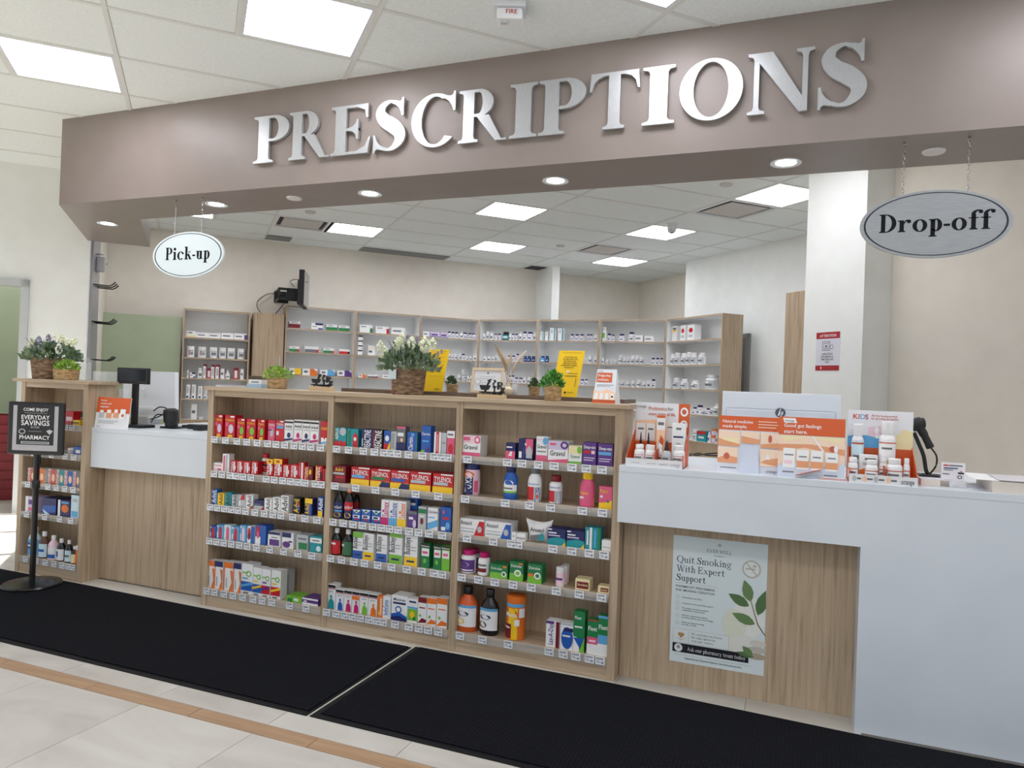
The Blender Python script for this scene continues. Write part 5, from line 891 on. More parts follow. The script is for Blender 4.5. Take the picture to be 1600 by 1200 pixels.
# ================================================================== things along the top of the centre unit and ledge
def xr(px0, px1, y_, Y): a = onY(px0, y_, Y); b = onY(px1, y_, Y); return (a.x+b.x)/2, b.x-a.x
cx, cw = xr(385, 408, 600, BY); t = thing('card_box', 'small white and blue box of business cards on the long shelf unit', 'box', (cx, BY, BZ)); box('box', -cw/2, cw/2, 0, .06, 0, .022, M((176, 204, 226), .4), t, .001); box('cards', -cw*.4, cw*.5, .004, .05, .0225, .046, M((236, 238, 240), .5), t, .001); box('print', -cw*.2, cw*.3, .0034, .0038, .03, .036, M((110, 116, 124), .5), t)
cx, cw = xr(338, 384, 603, BY); t = thing('leaflet_tray', 'flat silver tray lying beside the business card box', 'tray', (cx, BY, BZ)); boxes('tray', [(-cw/2, cw/2, 0, .09, 0, .004), (-cw/2, cw/2, 0, .004, .004, .009), (-cw/2, cw/2, .086, .09, .004, .009)], M((200, 202, 206), .35, .3), t)
def rx_sign(px0, px1, ytop, ymid, ybase, label):
    cx, w_ = xr(px0, px1, ybase, BY); zt = onY((px0+px1)/2, ytop, BY).z-BZ; zm = max(onY((px0+px1)/2, ymid, BY).z-BZ, .018)
    t = thing('rx_sign', label, 'sign', (cx, BY, BZ)); box('wooden_base', -w_/2, w_/2, 0, .03, 0, zm, M((214, 188, 150), .6), t, .0015)
    W_ = w_*.92; H_ = zt-zm; y0, y1 = .012, .018
    pol = [[(-.5, .12), (.5, .12), (.5, .2), (-.5, .2)], [(-.42, .3), (-.15, .3), (-.1, .45), (-.06, .62), (-.5, .62), (-.47, .45)], [(-.3, .2), (-.22, .2), (-.22, .32), (-.3, .32)], [(-.22, .6), (-.16, .6), (-.05, .92), (-.13, .95)], [(-.16, .88), (0, .98), (-.05, 1.02), (-.2, .94)],
           [(0, .56), (.2, .56), (.12, .42), (.08, .42)], [(.08, .2), (.12, .2), (.12, .44), (.08, .44)], [(.04, .92), (.1, .98), (.16, .9), (.06, .7), (.14, .5), (.1, .48), (.02, .7), (.1, .88)]]
    pol += [[(.22, .35), (.28, .35), (.28, .85), (.22, .85)], [(.28, .85), (.28, .78), (.36, .76), (.36, .68), (.28, .64), (.28, .57), (.38, .62), (.42, .72), (.38, .83)], [(.3, .58), (.37, .58), (.5, .2), (.43, .2)], [(.48, .5), (.52, .45), (.38, .2), (.33, .22)]]
    extrude_polys('cutout', [[(x*W_, y*H_+zm-.002) for x, y in p] for p in pol], lambda x, y, d: (x, y0+d, y), y1-y0, M((16, 17, 19), .5), t)
    lt, wd = serif_text('Everwell', .14); sc = W_*.8/wd
    extrude_polys('lettering', [[((x-wd/2)*sc, zm+y*H_*.2-.001) for x, y in p] for p in lt], lambda x, y, d: (x, y0+d, y), y1-y0, M((16, 17, 19), .5), t)
rx_sign(482, 518, 584, 604, 610, 'black mortar and Rx cutout sign beside the lime plant'); rx_sign(745, 788, 592, 617, 623, 'black mortar and Rx cutout sign before the picture frame')
YL = (250, 206, 10)
def notice(px0, px1, ytop, ybase, lean, label, seed):
    cx, w_ = xr(px0, px1, ybase, LY); h = onY((px0+px1)/2, ytop, LY).z-LZ_
    t = thing('yellow_notice', label, 'notice', (cx, LY+.02, LZ_)); s_ = .13
    def mp(x, z, o): return (-w_/2+x+z*lean, z*s_-o-.004, z)
    vv = [mp(x, z, 0) for x, z in ((0, 0), (w_, 0), (w_, h), (0, h))]; vv += [(q[0], q[1]+.003, q[2]) for q in vv]
    mobj('sheet', vv, [(0, 1, 2, 3), (7, 6, 5, 4), (0, 4, 5, 1), (1, 5, 6, 2), (2, 6, 7, 3), (3, 7, 4, 0)], M(YL, .5), t)
    box('easel_back', -.03, .03, s_*.05+.004, .08, 0, .05, M((225, 228, 230), .3), t)
    el = [['r', .12, .95, .88, .957, (150, 120, 20)]]
    if seed: el += [['t', tx, .5, .86-.045*k, .03, (60, 50, 20), 0, ww] for k, (tx, ww) in enumerate((('HOW FEES ARE', .5), ('ESTABLISHED FOR', .66), ('PROFESSIONAL', .52), ('SERVICES WHEN', .56), ('DISPENSING FAMILY', .66), ('PRODUCTS', .42)))]+[['r', .44, .52, .56, .57, 'E'], ['r', .5, .5, .9, .51, 'I'], ['r', .4, .44, .88, .455, 'I'], ['r', .85, .22, .87, .4, 'I'], ['e', .53, .09, .04, .025, 'K'], ['r', .6, .09, .85, .1, 'I']]
    else: el += [['r', .1, .9-.09*k, .85, .906-.09*k, (176, 140, 14)] for k in range(7)]+[['r', .1, .68, .7, .71, 'K'], ['e', .6, .78, .05, .02, 'K'], ['r', .62, .05, .85, .065, 'K']]
    print_mesh('print', el, w_, h, mp, t, .0003)
notice(657, 688, 545, 611, .1, 'yellow printed notice behind the wicker flower basket', 0); notice(859, 899, 547, 620, .12, 'yellow fees notice behind the bright green plant', 1)
cx, w_ = xr(733, 783, 612, LY); h = onY(760, 574, LY).z-LZ_; t = thing('picture_frame', 'pale wood picture frame with a certificate on the ledge', 'picture frame', (cx, LY+.01, LZ_)); fb = .014; t.rotation_euler = (-.16, 0, .0)
boxes('frame', [(-w_/2, w_/2, 0, .014, .002, fb), (-w_/2, w_/2, 0, .014, h-fb, h), (-w_/2, -w_/2+fb, 0, .014, fb, h-fb), (w_/2-fb, w_/2, 0, .014, fb, h-fb)], M((222, 202, 170), .5), t)
box('certificate', -w_/2+fb, w_/2-fb, .006, .012, fb, h-fb, M((232, 234, 238), .25), t); flat_print('print', 'e .5 .88 .04 .05 A|r .2 .7 .8 .72 S|r .2 .6 .7 .62 S|e .15 .45 .1 .14 F|e .15 .45 .09 .125 W|r .3 .4 .9 .42 S', w_-2*fb, h-2*fb, t, .0055, z0=fb)
cx, w_ = xr(787, 801, 615, LY-.06); t = thing('vase', 'cream bud vase of dried pampas grass', 'vase', (cx, LY-.06, LZ_)); zt = onY(794, 596, LY-.06).z-LZ_
lathe('vase_body', [(w_*.3, 0), (w_*.5, zt*.2), (w_*.5, zt*.42), (w_*.2, zt*.62), (w_*.18, zt*.85), (w_*.26, zt)], M((226, 208, 178), .5), t, 20)
def gp(x, y): p = onY(x, y, LY-.06); return (p.x-cx, 0, p.z-LZ_)
for k, (pts, c) in enumerate(((((794, 597), (787, 565), (775, 537)), (168, 142, 112)), (((794, 597), (793, 570), (781, 548)), (188, 166, 136)), (((795, 597), (797, 570), (799, 552)), (196, 176, 150)), (((795, 597), (804, 570), (822, 548)), (226, 212, 194)), (((794, 597), (789, 575), (783, 556)), (178, 154, 124)), (((795, 597), (800, 580), (806, 562)), (214, 198, 176)))):
    q = spline([Vector(gp(*p))+Vector((0, (k-2)*.006, 0)) for p in pts], 8); n = len(q); tube('stalk' if 0 else 'pampas_plume', q, [.0012+.0062*max(0, math.sin(math.pi*min(1, max(0, (i/n-.35)/.65))))**.8 for i in range(n)], M(c, .9, bump=.8, bscale=300), t, 7)
for (a0_, a1_, yt, yb), l in zip(((786, 790, 582, 612), (800, 808, 600, 614)), ('slim white marker tube behind the bud vase', 'small white cup beside the bud vase')):
    cx, w_ = xr(a0_, a1_, yb, LY); tag(lathe('cup' if w_ > .015 else 'tube', [(w_*.42, 0), (w_*.5, .003), (w_*.5, onY(a0_, yt, LY).z-LZ_)], M((232, 234, 236), .4), None, 14, (cx, LY, LZ_)), l, 'cup' if w_ > .015 else 'tube')
cx, w_ = xr(607, 616, 606, BY+.04); tag(box('orange_card', cx-w_/2, cx+w_/2, BY+.07, BY+.072, BZ, onY(610, 594, BY+.07).z, M((232, 92, 32), .5)), 'small orange card standing behind the wicker flower basket', 'card')
# tent card
cx, w_ = xr(926, 962, 628, BY-.03); h = onY(942, 577, BY).z-BZ; t = thing('tent_card', 'white and orange probiotics tent card at the end of the shelf unit', 'tent card', (cx, BY-.04, BZ)); D_ = .1
vv = [(-w_/2, 0, 0), (w_/2, 0, 0), (w_*.42, D_*.45, h), (-w_*.42, D_*.45, h), (-w_/2, D_, 0), (w_/2, D_, 0), (w_*.42, D_*.55, h), (-w_*.42, D_*.55, h)]
mobj('card', vv, [(0, 1, 2, 3), (5, 4, 7, 6), (3, 2, 6, 7), (0, 3, 7, 4), (1, 5, 6, 2)], M((228, 232, 238), .45), t)
print_mesh('print', parse('r 0 0 1 .1 U|r .04 .62 .8 .9 U|l Fridge-free .1 .82 .075 W 0 .62|l probiotics. .1 .7 .075 W 0 .55|r .1 .53 .9 .545 A|r .1 .49 .75 .5 A|p H 0 .1 1 .1 1 .3 .6 .42 .3 .32 0 .4|r .06 .12 .22 .3 W|r .3 .12 .46 .3 W|r .54 .12 .7 .3 W|r .78 .12 .94 .3 W|e .86 .2 .05 .03 K|l orange .08 .95 .05 A 0 .25'), w_, h, lambda x, z, o: ((-w_/2+x)*(1-.16*z/h), z/h*D_*.45-.0006-o, z), t)
# ================================================================== drop-off counter top
CZ = .943
def counter_tray(name, px0, px1, ybase, Y, dep, pxt, label, spec, lip, inner, back_low):
    cx, w_ = xr(px0, px1, ybase, Y); h = onY(pxt[0], pxt[1], Y+dep).z-CZ; t = thing(name, label, 'display', (cx, Y, CZ)); th = .003; OR_ = M(inner, .5)
    box('base', -w_/2, w_/2, 0, dep, 0, th, OR_, t); box('front_lip', -w_/2, w_/2, -.002, 0, 0, .033, M((232, 232, 234), .45), t)
    for s_ in (-1, 1):
        x = s_*w_/2; mobj('side_wing', [(x, 0, .0), (x, dep, 0), (x, dep, h*back_low), (x, 0, .033), (x-s_*th, 0, .0), (x-s_*th, dep, 0), (x-s_*th, dep, h*back_low), (x-s_*th, 0, .033)], [(0, 1, 2, 3), (7, 6, 5, 4), (3, 2, 6, 7), (1, 0, 4, 5), (0, 3, 7, 4), (2, 1, 5, 6)], OR_, t)
    box('back_card', -w_/2, w_/2, dep, dep+th, 0, h, M((236, 237, 240), .45), t); flat_print('back_print', spec, w_, h, t, dep-.0004, step=.0003); flat_print('lip_print', lip, w_, .033, t, -.0024, step=.0002)
    boxes('divider', [(w_*.02, w_*.03, .002, dep, th, h*back_low*.5)], OR_, t)
    return t, cx, w_, h
def on_tray(px0, px1, yt, Y, spec, label, grp, kind='b', z=CZ+.0033):
    a = onY(px0, yt, Y); b = onY(px1, yt, Y); w_ = b.x-a.x; h = (a.z+b.z)/2-z; loc = ((a.x+b.x)/2, Y, z)
    return bottle(loc, 0, w_, h, spec, label, grp) if kind == 'b' else carton(loc, 0, w_, h, min(.035, w_*.6), spec, label, grp)
counter_tray('probiotics_display', 977, 1066, 733, -.05, .17, (1036, 630), 'orange and white cardboard display reading Probiotics beside the shelf unit',
    'p H .0 .3 .8 .3 .75 .6 .4 .72 0 .7|r .8 0 1 1 U|e .9 .87 .07 .075 W|e .9 .87 .04 .043 Z|e .9 .66 .07 .075 W|e .9 .66 .04 .043 Z|e .9 .46 .07 .075 W|l orange .03 .94 .05 A 0 .17|l Probiotics .25 .91 .06 Z 0 .33|l for .6 .91 .055 A 0 .1|l every_stage_of_life. .25 .82 .055 Z 0 .5|r 0 0 .8 .36 U|r .03 .38 .2 .66 W|r .22 .38 .38 .66 W|r .58 .36 .74 .68 W|r .06 .55 .17 .58 A|r .25 .55 .35 .58 A|r .61 .6 .71 .62 A',
    'r .1 .4 .25 .5 S|r .38 .4 .55 .5 S|r .6 .35 .75 .5 S|l orange .79 .5 .5 S 0 .17', (206, 86, 34), .55)
PB_ = 'pill W W|.06 .62|r 0 0 1 1 W|r 0 0 1 .4 X|r .2 .78 .9 .82 R|r .2 .5 .7 .65 A|e .3 .2 .15 .1 P'
Z9 = lambda x: 970+x/9.23
Z9y = lambda y: 620+y/9.23
G1 = 'goods in the probiotics display'
on_tray(Z9(186), Z9(334), Z9y(690), -.03, PB_, 'white supplement bottle in the front of the Probiotics display', G1); on_tray(Z9(345), Z9(497), Z9y(700), -.03, PB_, 'white supplement bottle in the front of the Probiotics display', G1)
on_tray(Z9(738), Z9(915), Z9y(705), -.03, PB_, 'wide white supplement bottle at the side of Probiotics display', G1)
on_tray(Z9(592), Z9(722), Z9y(635), -.045, 'dropper S K|.04 .45|r 0 0 1 1 S|r .2 .6 .7 .8 A', 'grey dropper bottle with black collar in the Probiotics display', G1)
for a, b, y_ in ((250, 320, 510), (355, 435, 515)): on_tray(Z9(a), Z9(b), Z9y(y_), .06, 'dropper W K|.05 .45|r 0 0 1 1 X', 'white dropper bottle with black bulb in Probiotics display', G1)
on_tray(Z9(535), Z9(600), Z9y(690), .0, PB_, 'white supplement bottle behind the dropper in Probiotics display', G1)
on_tray(Z9(525), Z9(645), Z9y(268), .07, 'H|r 0 .7 1 1 W|r 0 .95 1 1 U|r .15 .8 .85 .86 A|p U .1 .2 .6 .1 .9 .5 .5 .6|e .4 .35 .2 .1 W|r .1 .05 .9 .1 A', 'tall orange and white carton in the Probiotics display', G1, 'x'); on_tray(Z9(745), Z9(935), Z9y(385), .055, 'W|r .3 .85 .7 .9 A|r .1 .66 .85 .7 N|r .1 .1 .9 .14 H|e .5 .4 .3 .15 S', 'white sachet carton in the Probiotics display', G1, 'x')
def board(px0, px1, ytop, ybase, Y, spec, label, lean=.16, z=CZ, name='counter_card', base=(233, 235, 240), xs=0):
    cx, w_ = xr(px0, px1, ybase, Y); h = onY((px0+px1)/2, ytop, Y+.02).z-z; t = thing(name, label, 'card', (cx, Y, z))
    vv = [(-w_/2, 0, 0), (w_/2, 0, 0), (w_/2, h*lean, h), (-w_/2, h*lean, h)]; vv += [(q[0], q[1]+.004, q[2]) for q in vv]
    mobj('board', vv, [(0, 1, 2, 3), (7, 6, 5, 4), (0, 4, 5, 1), (1, 5, 6, 2), (2, 6, 7, 3), (3, 7, 4, 0)], M(base, .45), t); mobj('easel_leg', [(-.02, .005+h*lean*.5, h*.5), (.02, .005+h*lean*.5, h*.5), (.03, .09, 0), (-.03, .09, 0), (-.02, .007+h*lean*.5, h*.5), (.02, .007+h*lean*.5, h*.5), (.03, .092, 0), (-.03, .092, 0)], [(0, 1, 2, 3), (7, 6, 5, 4), (0, 4, 5, 1), (1, 5, 6, 2), (2, 6, 7, 3), (3, 7, 4, 0)], M((225, 225, 228), .5), t)
    print_mesh('print', parse(spec), w_, h, lambda x, z_, o: (-w_/2+x, z_*lean-.0005-o, z_), t, .0003); return t
board(1120, 1216, 651, 740, .0, 'r 0 .75 1 1 U|l Natural_medicine .06 .905 .055 W 0 .5|l made_simple. .06 .82 .06 W 0 .5|r .65 .91 .95 .925 y|r .65 .86 .97 .875 y|r .65 .81 .94 .825 y|r 0 .46 .36 .73 y|r .05 .46 .32 .6 E|p h .0 .46 .36 .46 .36 .5 .1 .56 0 .6|r 0 .16 .33 .44 y|p h 0 .16 .33 .16 .33 .26 .15 .3 0 .24|e .15 .28 .05 .06 Z|r .38 .52 .68 .73 y|p h .38 .52 .68 .52 .68 .6 .38 .65|r .7 .46 1 .73 y|p h .7 .46 1 .46 1 .56 .7 .52|e .85 .62 .03 .07 Z|r .7 .14 1 .44 y|p h .7 .2 1 .14 1 .3 .8 .26|p W .78 .26 .86 .26 .82 .38|p a .37 0 .7 0 .66 .4 .5 .52 .4 .5|r .05 .07 .32 .085 A|l orange .8 .06 .05 A 0 .18', 'orange and white card reading Natural medicine made simple', base=(228, 230, 240))
board(1214, 1319, 653, 749, -.03, 'r 0 .7 1 1 U|p W .08 .9 .28 .9 .25 .98 .06 .98|l orange .09 .94 .04 A 0 .15|l Good_gut_feelings .08 .86 .06 W 0 .66|l start_here. .08 .76 .065 W 0 .42|r 0 .2 1 .69 y|p E .1 .6 .5 .68 .9 .6 1 .69 0 .69|p h 0 .42 .4 .5 1 .4 1 .5 .5 .56 0 .54|p W .5 .69 .53 .69 .7 .46 .68 .44|e .82 .5 .05 .05 Z|e .87 .5 .03 .06 W|r 0 0 1 .18 a|p a 0 .18 .2 .25 .8 .12 1 .3 1 .1 0 .1|r .08 .16 .26 .48 W|r .1 .36 .24 .38 A|r .1 .22 .22 .28 X|r .29 .14 .47 .46 W|r .29 .17 .47 .28 h|r .32 .34 .44 .36 A|r .5 .14 .68 .46 W|r .5 .17 .68 .28 h|r .53 .34 .65 .36 A|r .72 .14 .9 .44 W|r .72 .17 .9 .28 h|r .75 .34 .87 .36 A|r .08 .08 .25 .1 A|r .7 .06 .9 .08 A', 'orange card reading Good gut feelings start here', base=(228, 230, 240))
a = onZ(1243, 752, CZ); a = Vector((a.x, -.045, CZ)); t = thing('leaflets', 'fanned orange leaflets lying in front of the gut feelings card', 'leaflets', a)
for k in range(4): 
    o = box('leaflet', 0, .1, 0, .012, 0, .0012, M((214, 120, 92) if k == 3 else (226, 226, 228), .5), t); o.rotation_euler = (0, -.14-.05*k, .1); o.location = (.0, -.004+.001*k, .001+.003*k)
a = onZ(1280, 752, CZ); t = thing('leaflets', 'flat pile of orange leaflets beside the KIDS display', 'leaflets', (a.x, -.045, CZ))
for k in range(5): box('leaflet', .001*k, .098-.001*k, 0, .03, .002*k, .002*k+.0018, M((206, 104, 76) if k % 2 else (232, 230, 230), .5), t)
counter_tray('kids_display', 1326, 1434, 757, -.05, .16, (1369, 642), 'white and orange cardboard display reading KIDS on the white counter',
    'p X .3 .5 .7 .5 .66 .72 .5 .78 .32 .76|p C 0 .45 .6 .45 .6 .58 .3 .64 0 .62|p E .6 .45 1 .45 1 .72 .85 .75 .7 .6|r 0 0 1 .46 U|l K .08 .91 .075 R 0 .08|l I .16 .91 .075 O 0 .05|l D .19 .91 .075 C 0 .08|l S .265 .91 .075 R 0 .08|l All_the_fundamentals .36 .93 .03 Z 0 .42|l for_growing_up_healthy .36 .89 .03 Z 0 .42|e .45 .72 .04 .05 W|e .47 .63 .05 .03 W',
    'e .08 .5 .03 .35 S|e .23 .5 .03 .35 H|e .4 .5 .03 .35 S|e .58 .5 .03 .35 H|r .12 .4 .18 .6 A|r .27 .4 .35 .6 A|r .44 .4 .52 .6 A|r .62 .4 .7 .6 A|l orange .76 .5 .6 A 0 .19', (206, 86, 34), .5)
ZK = lambda x: 1300+x/5.333
ZKy = lambda y: 620+y/5.333
KB = 'pill W W|.05 .64|r 0 0 1 1 W|r 0 .75 1 .82 Z|r .15 .45 .7 .6 A|p O .0 0 1 0 1 .25 .5 .35 0 .2'; G2_ = 'goods in the kids display'
tb = bottle; 
on_tray(ZK(170), ZK(275), ZKy(228), .045, 'pill W W|.04 .7|r 0 0 1 1 Q|r 0 .9 1 .95 Z|r .2 .5 .8 .6 A|r .2 .05 1 .4 C|e .5 .3 .15 .06 O', 'tall white and blue bottle at the back of KIDS display', G2_); on_tray(ZK(402), ZK(546), ZKy(208), .035, 'pill W W|.04 .7|r 0 0 1 1 W|r 0 .9 1 .93 Z|r .2 .75 .7 .8 A|e .5 .35 .25 .12 O|e .5 .35 .15 .08 E|r 0 .02 1 .06 O', 'tall white and orange bottle at the back of KIDS display', G2_)
for a, b, y_, Y_ in ((137, 222, 505, -.025), (282, 392, 530, -.045), (462, 598, 520, -.045), (398, 465, 510, -.0), (600, 655, 515, -.02)): on_tray(ZK(a), ZK(b), ZKy(y_), Y_, KB, 'white vitamin bottle with orange label in the KIDS display', G2_)
on_tray(ZK(228), ZK(383), ZKy(485), .015, 'W|r .3 .8 .9 .88 A|p O 0 0 1 0 1 .3 .4 .5 0 .4|r .2 .6 .8 .7 S', 'white vitamin carton with orange base in the KIDS display', G2_, 'x')
# scanner on gooseneck, its box, card holder, paper stack
t = thing('paper_pad', 'cream pad of paper under the black scanner stand', 'pad', (3.455, .03, CZ)); box('pad', 0, .095, 0, .16, 0, .024, M((226, 216, 204), .6), t, .001); box('top_sheet', .0, .094, .001, .159, .0242, .0252, M((222, 224, 232), .5), t)
sz = CZ+.0253; t = thing('barcode_scanner', 'black handheld barcode scanner on a gooseneck stand', 'scanner', (3.505, .15, sz)); q0 = Vector((3.505, .15, sz))
def sp(x, y, Y=.15): return onY(x, y, Y)-q0
box('stand_base', -.045, .05, -.04, .04, 0, .008, BLK, t, .003); tube('gooseneck', spline([Vector((-.005, 0, .006)), sp(1447, 735), sp(1443, 712), sp(1435, 692), sp(1428, 676)], 8), .0075, BLK, t, 10)
tube('head', spline([sp(1416, 667), sp(1424, 665), sp(1436, 662), sp(1446, 661)], 5), [.022]*6+[.026]*6+[.022]*3+[.014], M((20, 20, 22), .5), t, 12); tube('handle', spline([sp(1434, 664), sp(1442, 676), sp(1450, 692), sp(1454, 700)], 6), [.016]*8+[.014]*6+[.015]*4+[.013], M((20, 20, 22), .5), t, 12)
tube('cable', spline([sp(1455, 700), sp(1463, 712), sp(1463, 726), sp(1455, 738), sp(1447, 744), Vector((-.03, -.01, .01))], 8), .0035, BLK, t, 7)
cx, w_ = xr(1469, 1510, 758, .03); t = thing('card_holder', 'clear acrylic holder with a white leaflet beside the scanner', 'card holder', (cx, .03, CZ)); h = onY(1490, 723, .05).z-CZ
box('leaflet', -w_/2+.004, w_/2-.004, .012, .016, .01, h, M((236, 232, 236), .4), t); flat_print('print', 'r .08 .84 .3 .9 R|r .32 .84 .9 .9 A|r .1 .72 .7 .77 N|r .1 .64 .5 .68 A|r .05 .45 .35 .5 A|e .78 .36 .1 .08 K|e .78 .36 .06 .05 W|r .7 .5 .95 .58 K|e .83 .62 .03 .03 R|r .1 .2 .5 .22 S', w_-.008, h-.01, t, .0115, z0=.01); boxes('acrylic', [(-w_/2, w_/2, 0, .002, 0, h*.3), (-w_/2, w_/2, .018, .02, 0, h*.98), (-w_/2, w_/2, .002, .018, 0, .003)], CLEAR, t)
t = thing('paper_stack', 'cream block of paper at the far end of the drop-off counter', 'paper', (3.67, -.05, CZ)); box('block', 0, .36, 0, .26, 0, .042, M((228, 220, 210), .6), t, .001); o = box('loose_sheet', -.05, .3, .01, .28, 0, .001, M((238, 238, 238), .5), t); o.location.z = .0425; o.rotation_euler.z = .05; o = box('loose_sheet', .02, .34, .0, .25, 0, .001, M((205, 203, 206), .5), t); o.location.z = .0455; o.rotation_euler.z = -.05
o = boxes('leaflet_edge', [(-.06, -.002, .12, .26, 0, .006)], M((226, 226, 232), .5), t)
# monitor seen from behind
cx, w_ = xr(1128, 1314, 640, .42); zt = onY(1220, 614, .42).z; t = thing('monitor', 'silver-white computer monitor seen from behind on drop-off counter', 'monitor', (cx, .44, CZ), .03)
box('shell', -w_/2, w_/2, -.012, .012, .03, zt-CZ, M((216, 221, 226), .4), t, .003); box('screen', -w_/2+.008, w_/2-.008, .0122, .014, .04, zt-CZ-.008, M((16, 17, 20), .2), t); box('rear_cover', -w_/2+.02, w_/2-.02, -.022, -.0122, .04, (zt-CZ)*.77, M((206, 211, 217), .4), t, .008)
hz = onY(1219, 645, .41).z-CZ; lg = thing  # round logo
def ring(rr, c, y_): return mobj('logo_disc', [(rr*math.cos(k*.2618), y_, hz+rr*math.sin(k*.2618)) for k in range(24)], [tuple(range(24))], M(c, .3, .5), t)
lx = onY(1219, 645, .41).x-cx
o = ring(.0225, (92, 96, 102), -.0232); o.location.x = lx
flat_print('logo_letters', [['p', (224, 228, 232), .3, .12, .38, .12, .62, .95, .54, .95], ['p', (224, 228, 232), .42, .5, .44, .58, .56, .6, .58, .54, .47, .14, .39, .14, .49, .5], ['p', (224, 228, 232), .54, -.02, .62, -.02, .78, .6, .7, .6], ['p', (224, 228, 232), .66, .2, .74, .2, .8, .26, .86, .5, .82, .6, .72, .6, .7, .54, .78, .52, .74, .28, .67, .27]], .042, .04, t, -.0236, x0=lx-.0235, z0=hz-.0185, step=.0001)
box('stand_neck', -.03, .03, .014, .03, .01, .2, M((190, 194, 198), .4), t); box('stand_foot', -.11, .11, -.06, .12, 0, .0098, M((190, 194, 198), .4), t, .002)
for k, (ys, l) in enumerate((((712, 708, 711, 712), 'black cable lying across the white counter by Probiotics display'), ((709, 711, 709, 708), 'thin black cable end lying behind the Probiotics display'))):
    q = [onZ(x, y_, CZ+.004) for x, y_ in zip((1078, 1090, 1104, 1122), ys)]; tag(tube('cable', spline(q, 8), .0038, BLK), l, 'cable')
# ================================================================== pick-up counter top
KZ = .925
board(147, 199, 621, 668, .024, 'r 0 .5 1 1 U|l Fuel_your .1 .9 .055 W 0 .34|l adventures_with .1 .8 .055 W 0 .58|l magnesium. .1 .7 .065 W 0 .5|r .1 .33 .25 .52 S|r .12 .5 .23 .58 W|r .32 .33 .48 .52 h|r .34 .5 .46 .6 W|r .54 .35 .68 .54 h|r .56 .52 .66 .62 W|r .74 .32 .9 .64 W|e .82 .44 .04 .05 Z|r .1 .22 .7 .25 S|r .1 .16 .6 .19 S|l orange .08 .06 .04 A 0 .15', 'orange and white magnesium card on the pick-up counter', lean=.12, z=KZ)
P = onZ(214, 664, KZ); P = Vector((-.56, .2, KZ)); b_ = onY(216, 662, .2); t = thing('customer_display', 'black customer display on a pole at the pick-up counter', 'display', (b_.x, .2, KZ)); q0 = Vector((b_.x, .2, 0))
z1 = onY(214, 600, .2).z-KZ; z2 = onY(214, 575, .2).z-KZ; hw = (onY(238, 588, .2).x-onY(190, 588, .2).x)/2; xo = onY(214, 588, .2).x-b_.x; xp = onY(211, 630, .2).x-b_.x
box('base', -.075, .075, -.05, .06, 0, .018, BLK, t, .004); box('pole', xp-.018, xp+.018, -.012, .012, .0182, z1+.02, M((14, 14, 16), .4), t, .003); box('display_case', xo-hw, xo+hw, -.035, -.0125, z1, z2, M((18, 18, 20), .4), t, .004); box('display_glass', xo-hw*.86, xo+hw*.86, -.0362, -.0352, z1+.02, z2-.01, M((10, 10, 18), .1), t)
Ym = .5; cxl = onY(189, 578, Ym); cxr_ = onY(268, 581, Ym); w_ = cxr_.x-cxl.x; zt = onY(230, 580, Ym).z-KZ; t = thing('monitor', 'white all-in-one computer with tilted back at the pick-up counter', 'monitor', ((cxl.x+cxr_.x)/2+.03, Ym, KZ), .0)
sh = M((222, 226, 230), .35); mobj('shell', [(-w_/2+.05, -.05, .04), (w_/2+.07, -.05, .04), (w_/2, 0, zt), (-w_/2, 0, zt), (-w_/2+.05, -.02, .04), (w_/2+.07, -.02, .04), (w_/2, .03, zt), (-w_/2, .03, zt)], [(0, 1, 2, 3), (7, 6, 5, 4), (0, 4, 5, 1), (1, 5, 6, 2), (2, 6, 7, 3), (3, 7, 4, 0)], sh, t)
box('chin_bar', -w_/2+.05, w_/2+.06, -.062, -.0505, .1, .118, M((236, 238, 240), .3), t, .003); box('stand', -.06, .06, -.05, .05, 0, .05, M((175, 180, 186), .35, .4), t, .004)
hp_ = lathe('cable_clip', [(.008, 0), (.012, .003), (.012, .018), (.006, .02)], M((215, 218, 220), .3), t, 12, (.0, -.045, zt*.62))
for pts, l in ((((235, 655), (250, 650), (262, 640), (250, 636), (240, 642)), 'black cable looping below the white computer'), (((236, 660), (245, 648), (258, 650), (262, 656)), 'thin dark cable lying behind the customer display')):
    tag(tube('cable', spline([onY(x, y_, .36) for x, y_ in pts], 8), .004, BLK), l, 'cable')
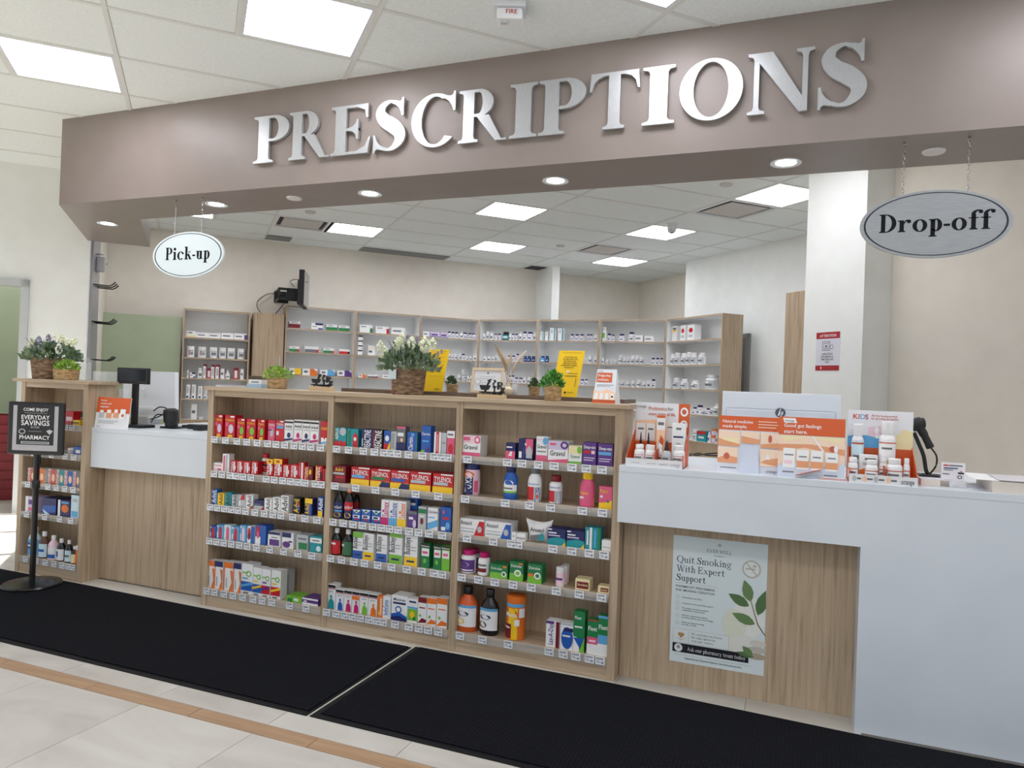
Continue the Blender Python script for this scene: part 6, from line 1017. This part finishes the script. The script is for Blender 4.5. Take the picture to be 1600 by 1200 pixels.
P = onY(268, 665, .3); t = thing('card_terminal', 'black upright scanner dock on the pick-up counter', 'scanner', (P.x, .3, KZ)); w_ = onY(277, 650, .3).x-onY(260, 650, .3).x; z2 = onY(268, 638, .3).z-KZ
box('dock', -w_*.6, w_*.6, -.04, .05, 0, .012, BLK, t, .003); tube('scanner_head', spline([(0, .0, .012), (0, -.006, z2*.5), (.0, -.01, z2)], 6), [w_*.42]*4+[w_*.5]*5+[w_*.5]*3+[w_*.3], M((22, 22, 24), .45), t, 14)
P = onY(303, 663, .3); t = thing('handheld_scanner', 'black handheld scanner lying on the pick-up counter by the shelf unit', 'scanner', (P.x, .3, KZ)); w_ = onY(320, 663, .3).x-onY(286, 663, .3).x
tube('grip', spline([(-w_*.5, 0, .016), (-.1*w_, 0, .02), (.3*w_, .01, .022)], 6), [.012]*4+[.016]*6+[.014]*3, BLK, t, 10); box('head', w_*.1, w_*.5, -.03, .04, .0, .036, M((20, 20, 22), .5), t, .009)
P = onY(189, 620, .3); tag(box('white_carton', P.x-.02, P.x+.02, .3, .34, KZ, onY(189, 608, .3).z, M((232, 232, 232), .5), None, .001), 'small white carton standing behind the magnesium card', 'box')
# clear holders on the narrow unit
cx, w_ = xr(121, 134, 590, .1); t = thing('acrylic_holder', 'clear acrylic leaflet holder on the narrow shelf unit', 'holder', (cx, .1, 1.2)); boxes('panels', [(-w_/2, w_/2, 0, .003, 0, .11), (-w_/2, w_/2, .035, .038, 0, .14), (-w_/2, -w_/2+.003, .003, .035, 0, .11), (w_/2-.003, w_/2, .003, .035, 0, .11), (-w_/2, w_/2, 0, .038, -.0, .003)], CLEAR, t)
cx, w_ = xr(137, 172, 592, .1); w_ = min(w_, .12); t = thing('glass_tray', 'low clear plastic tray on the end of narrow shelf unit', 'tray', (-.945, .09, 1.2)); boxes('panels', [(-w_/2, w_/2, 0, .003, 0, .06), (-w_/2, w_/2, .07, .073, 0, .06), (-w_/2, -w_/2+.003, .003, .07, 0, .06), (w_/2-.003, w_/2, .003, .07, 0, .06), (-w_/2, w_/2, 0, .073, 0, .003)], CLEAR, t)
